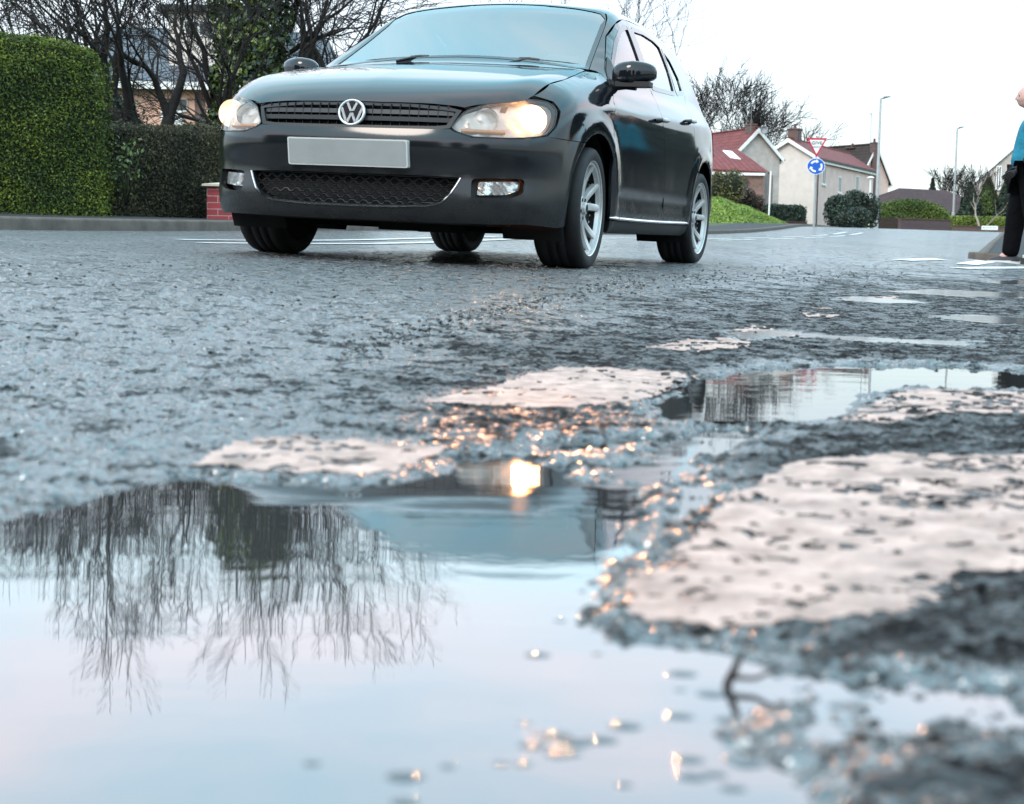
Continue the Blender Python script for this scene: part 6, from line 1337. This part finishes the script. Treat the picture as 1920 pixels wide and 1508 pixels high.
def skin(name, verts, edges, radii, m, parent, sub=2, roots=(0,)):
    me = bpy.data.meshes.new(name); me.from_pydata([(a, b, c * ZS) for a, b, c in verts], edges, []); me.update(); o = bpy.data.objects.new(name, me); SC.collection.objects.link(o); md = o.modifiers.new('skin', 'SKIN')
    for i, r in enumerate(radii): s_ = me.skin_vertices[0].data[i]; s_.radius = r if isinstance(r, tuple) else (r, r); s_.use_root = i in roots
    md.use_smooth_shade = True; md.branch_smoothing = .6; sb_ = o.modifiers.new('sub', 'SUBSURF'); sb_.levels = sb_.render_levels = sub
    me.materials.append(m); o.parent = parent; return o
# faces -x (towards picture left); a stride with the far leg ahead
bv = [(.02, 0, .98), (.03, 0, 1.10), (.03, 0, 1.25), (.04, 0, 1.40), (.03, 0, 1.49), (.0, 0, 1.60),      # 0-5 trunk, neck
      (.02, .10, .93), (-.07, .10, .52), (-.10, .10, .11), (-.20, .11, .05),                             # 6-9 near leg (camera side is -y)
      (.03, -.10, .93), (.05, -.11, .52), (.20, -.11, .14), (.10, -.11, .05),                            # 10-13
      (.04, .19, 1.42), (.08, .25, 1.16), (.06, .25, 1.08), (.04, -.19, 1.42), (.08, -.26, 1.15), (.06, -.26, 1.08)]
be = [(0, 1), (1, 2), (2, 3), (3, 4), (4, 5), (0, 6), (6, 7), (7, 8), (8, 9), (0, 10), (10, 11), (11, 12), (12, 13), (3, 14), (14, 15), (15, 16), (3, 17), (17, 18), (18, 19)]
br = [.15, .145, .15, .14, .068, .066, .10, .065, .045, .04, .10, .065, .045, .04, .065, .045, .034, .065, .045, .034]
skin('body', bv, be, br, M['skin'], per)
tr_v = [(.02, 0, 1.00), (.02, .10, .90), (-.03, .10, .72), (-.07, .10, .52), (-.09, .10, .30), (-.115, .10, .055), (.03, -.10, .90), (.045, -.11, .72), (.05, -.11, .52), (.12, -.11, .32), (.19, -.11, .105)]
skin('trousers', tr_v, [(0, 1), (1, 2), (2, 3), (3, 4), (4, 5), (0, 6), (6, 7), (7, 8), (8, 9), (9, 10)], [(.185, .185), .14, .118, .10, .088, .082, .14, .118, .10, .088, .084], M['trou'], per)
jk = [(.02, 0, .93), (.02, 0, 1.05), (.03, 0, 1.22), (.04, 0, 1.38), (.035, 0, 1.50), (.05, .18, 1.42), (.09, .24, 1.28), (.09, .27, 1.16), (.05, -.18, 1.42), (.08, -.25, 1.28), (.09, -.28, 1.16)]
skin('jacket', jk, [(0, 1), (1, 2), (2, 3), (3, 4), (3, 5), (5, 6), (6, 7), (3, 8), (8, 9), (9, 10)], [.195, .185, .19, .165, .085, .095, .075, .068, .095, .075, .068], M['teal'], per)
for sg in (1, -1): skin('sleeve', [(.09, sg * .275, 1.18), (.04, sg * .28, 1.08), (-.05, sg * .26, .98)], [(0, 1), (1, 2)], [.070, .066, .055], M['jkb'], per)
def blob(name, c, r, m, parent, fn=None, nu=32, nv=22):
    q = MB(); vs = []
    for j in range(nv + 1):
        for i in range(nu):
            th = math.pi * j / nv; ph = 2 * math.pi * i / nu; d = Vector((math.sin(th) * math.cos(ph), math.sin(th) * math.sin(ph), math.cos(th))); k = fn(d) if fn else 1.; vs.append((c[0] + d.x * r[0] * k, c[1] + d.y * r[1] * k, (c[2] + d.z * r[2] * k) * ZS))
    q.add(vs, [(j * nu + i, (j + 1) * nu + i, (j + 1) * nu + (i + 1) % nu, j * nu + (i + 1) % nu) for j in range(nv) for i in range(nu)]); return q.build(name, m, parent, smooth=True)
G_ = lambda d, x, y, z, s: math.exp(-((d.x - x) ** 2 + (d.y - y) ** 2 + (d.z - z) ** 2) / s)
def headf(d): return 1 + .26 * G_(d, -.98, 0, -.12, .018) + .10 * G_(d, -.80, 0, -.62, .05) + .06 * G_(d, -.93, 0, -.38, .01) + .05 * G_(d, -.9, 0, .25, .05) - .10 * G_(d, -.92, .32, .05, .02) - .10 * G_(d, -.92, -.32, .05, .02) - .08 * (d.z < -.3) * abs(d.y) + .05 * max(0, d.x)
blob('head', (-.02, 0, 1.665), (.098, .076, .120), M['skin'], per, headf)
blob('hair', (-.004, 0, 1.685), (.101, .082, .112), M['hair'], per, lambda d: (1.0 if d.z > -.55 + 1.25 * max(0, -d.x + .2) else .80))
for sg in (1, -1): blob('ear', (.0, sg * .078, 1.655), (.018, .010, .032), M['skin'], per, nu=12, nv=8); blob('eye', (-.100, sg * .028, 1.672), (.010, .011, .009), M['black_s'], per, nu=12, nv=8)
skin('collar', [(.03, 0, 1.47), (.012, 0, 1.56)], [(0, 1)], [.095, .078], M['shirt'], per, 1)
for sg, fx, fz in ((1, -.125, .0), (-1, .17, .055)):      # shoes with pale soles
    til = .0 if sg > 0 else -.5
    q = MB(); prof = [(.10, .0, .045), (.09, .05, .055), (.02, .085, .05), (-.06, .06, .045), (-.14, .035, .042), (-.175, .012, .02)]; vs = []; nn_ = 10
    for x, h_, w_ in prof:
        for k in range(nn_): a = math.pi * k / (nn_ - 1); vs.append((fx + x, sg * .105 + w_ * math.cos(a), (.028 + max(h_, .01) * math.sin(a) ** .8) * ZS + fz))
    q.add(vs, [(i * nn_ + k, i * nn_ + k + 1, (i + 1) * nn_ + k + 1, (i + 1) * nn_ + k) for i in range(len(prof) - 1) for k in range(nn_ - 1)] + [tuple(range(nn_))]); so_ = q.build('shoe', M['shoe'], per, smooth=True)
    ol = [(.108, 0), (.10, .045), (.02, .052), (-.06, .052), (-.13, .048), (-.175, .025), (-.185, 0), (-.175, -.025), (-.13, -.048), (-.06, -.052), (.02, -.05), (.10, -.045)]
    q = MB(); n = len(ol); q.add([(fx + a, sg * .105 + b, .002 + fz) for a, b in ol] + [(fx + a, sg * .105 + b, .030 + fz) for a, b in ol], [tuple(range(n))[::-1], tuple(range(n, 2 * n))] + [(i, (i + 1) % n, n + (i + 1) % n, n + i) for i in range(n)]); q.build('sole', M['sole'], so_)
# hands: palm, four curled fingers and a thumb, grown as separate chains
for sg in (1, -1):
    h0 = Vector((-.085, sg * .245, .945)); fw = Vector((-.75, -.1 * sg, -.62)).normalized(); sd = Vector((.62, 0, -.75)).normalized(); nr = Vector((0, -sg, 0))
    hv = [h0]; he = []; hr = [.026]; hv.append(h0 + fw * .05); he.append((0, 1)); hr.append((.036, .020))
    for k in range(4):
        o_ = sd * ((k - 1.5) * .019); L_ = (.030, .034, .032, .026)[k]; b0 = len(hv); hv += [h0 + fw * .085 + o_, h0 + fw * (.085 + L_) + o_ + nr * .008, h0 + fw * (.085 + L_ * 1.6) + o_ + nr * .024, h0 + fw * (.085 + L_ * 1.7) + o_ + nr * .042]; hr += [.011, .0095, .0085, .007]; he += [(1, b0), (b0, b0 + 1), (b0 + 1, b0 + 2), (b0 + 2, b0 + 3)]
    b0 = len(hv); hv += [h0 + fw * .035 - sd * .035, h0 + fw * .065 - sd * .045 + nr * .012, h0 + fw * .088 - sd * .042 + nr * .022]; hr += [.013, .010, .008]; he += [(0, b0), (b0, b0 + 1), (b0 + 1, b0 + 2)]
    skin('gloved_hand', [tuple(v) for v in hv], he, hr, M['jkb'], per, 2)

# ------------------------------------------------------------------ rest of the street: unseen hedges, trees, house added to darken the car's reflections
hedge('unseen_hedge', 'unseen dense dark hedge added beyond the right hand footway to darken the car side', (9.5, 17.5), (23, 50), 1.4, lambda u: 2.9 + .25 * np.sin(u * 14), M['dkconif'], 9000, .10, 71, rnd=.3)
hedge('unseen_hedge', 'unseen dark hedge added behind the camera to darken the car front', (-9.5, 3.5), (-5.5, -9), 1.5, lambda u: 3.0 + .2 * np.sin(u * 9), M['dkconif'], 7000, .10, 72, rnd=.3)
for i, (x, y, r_, h_, lb) in enumerate(((-8, -13, 3.0, 6.0, 'unseen broad evergreen tree added behind the camera on the left'), (-2, -17, 3.2, 6.5, 'unseen tall evergreen tree added straight behind the camera'), (6, -15, 3.0, 5.5, 'unseen evergreen tree added behind the camera on the right'), (-13, -5, 2.8, 6.0, 'unseen evergreen tree added over the hedge behind the camera'), (24, 32, 3.2, 6.5, 'unseen evergreen tree added beyond the unseen hedge on the right'), (19, 22, 2.4, 5.0, 'unseen smaller evergreen tree added beyond the right hand hedge'), (31, 46, 3.4, 7.0, 'unseen farthest evergreen tree added beyond the right hand hedge'))):
    bush('unseen_evergreen', lb, (x, y, gzp(x, y)), r_, h_, M['dkconif'], 4200, .26, 80 + i, cat='tree', lob=9)
house('unseen_house', 'unseen rendered house with a brown roof, added off to the right for the car reflections', (27, 26, 7.4), (33, 42, 7.4), 8, 5.0, .6, M['cream'], M['browntile'], wins=(('y+', 5, 1.4, 1.6, 1.2), ('y+', 11, 1.4, 1.6, 1.2)), chim=((4, 0, .9, (None, 8.6), 1),))
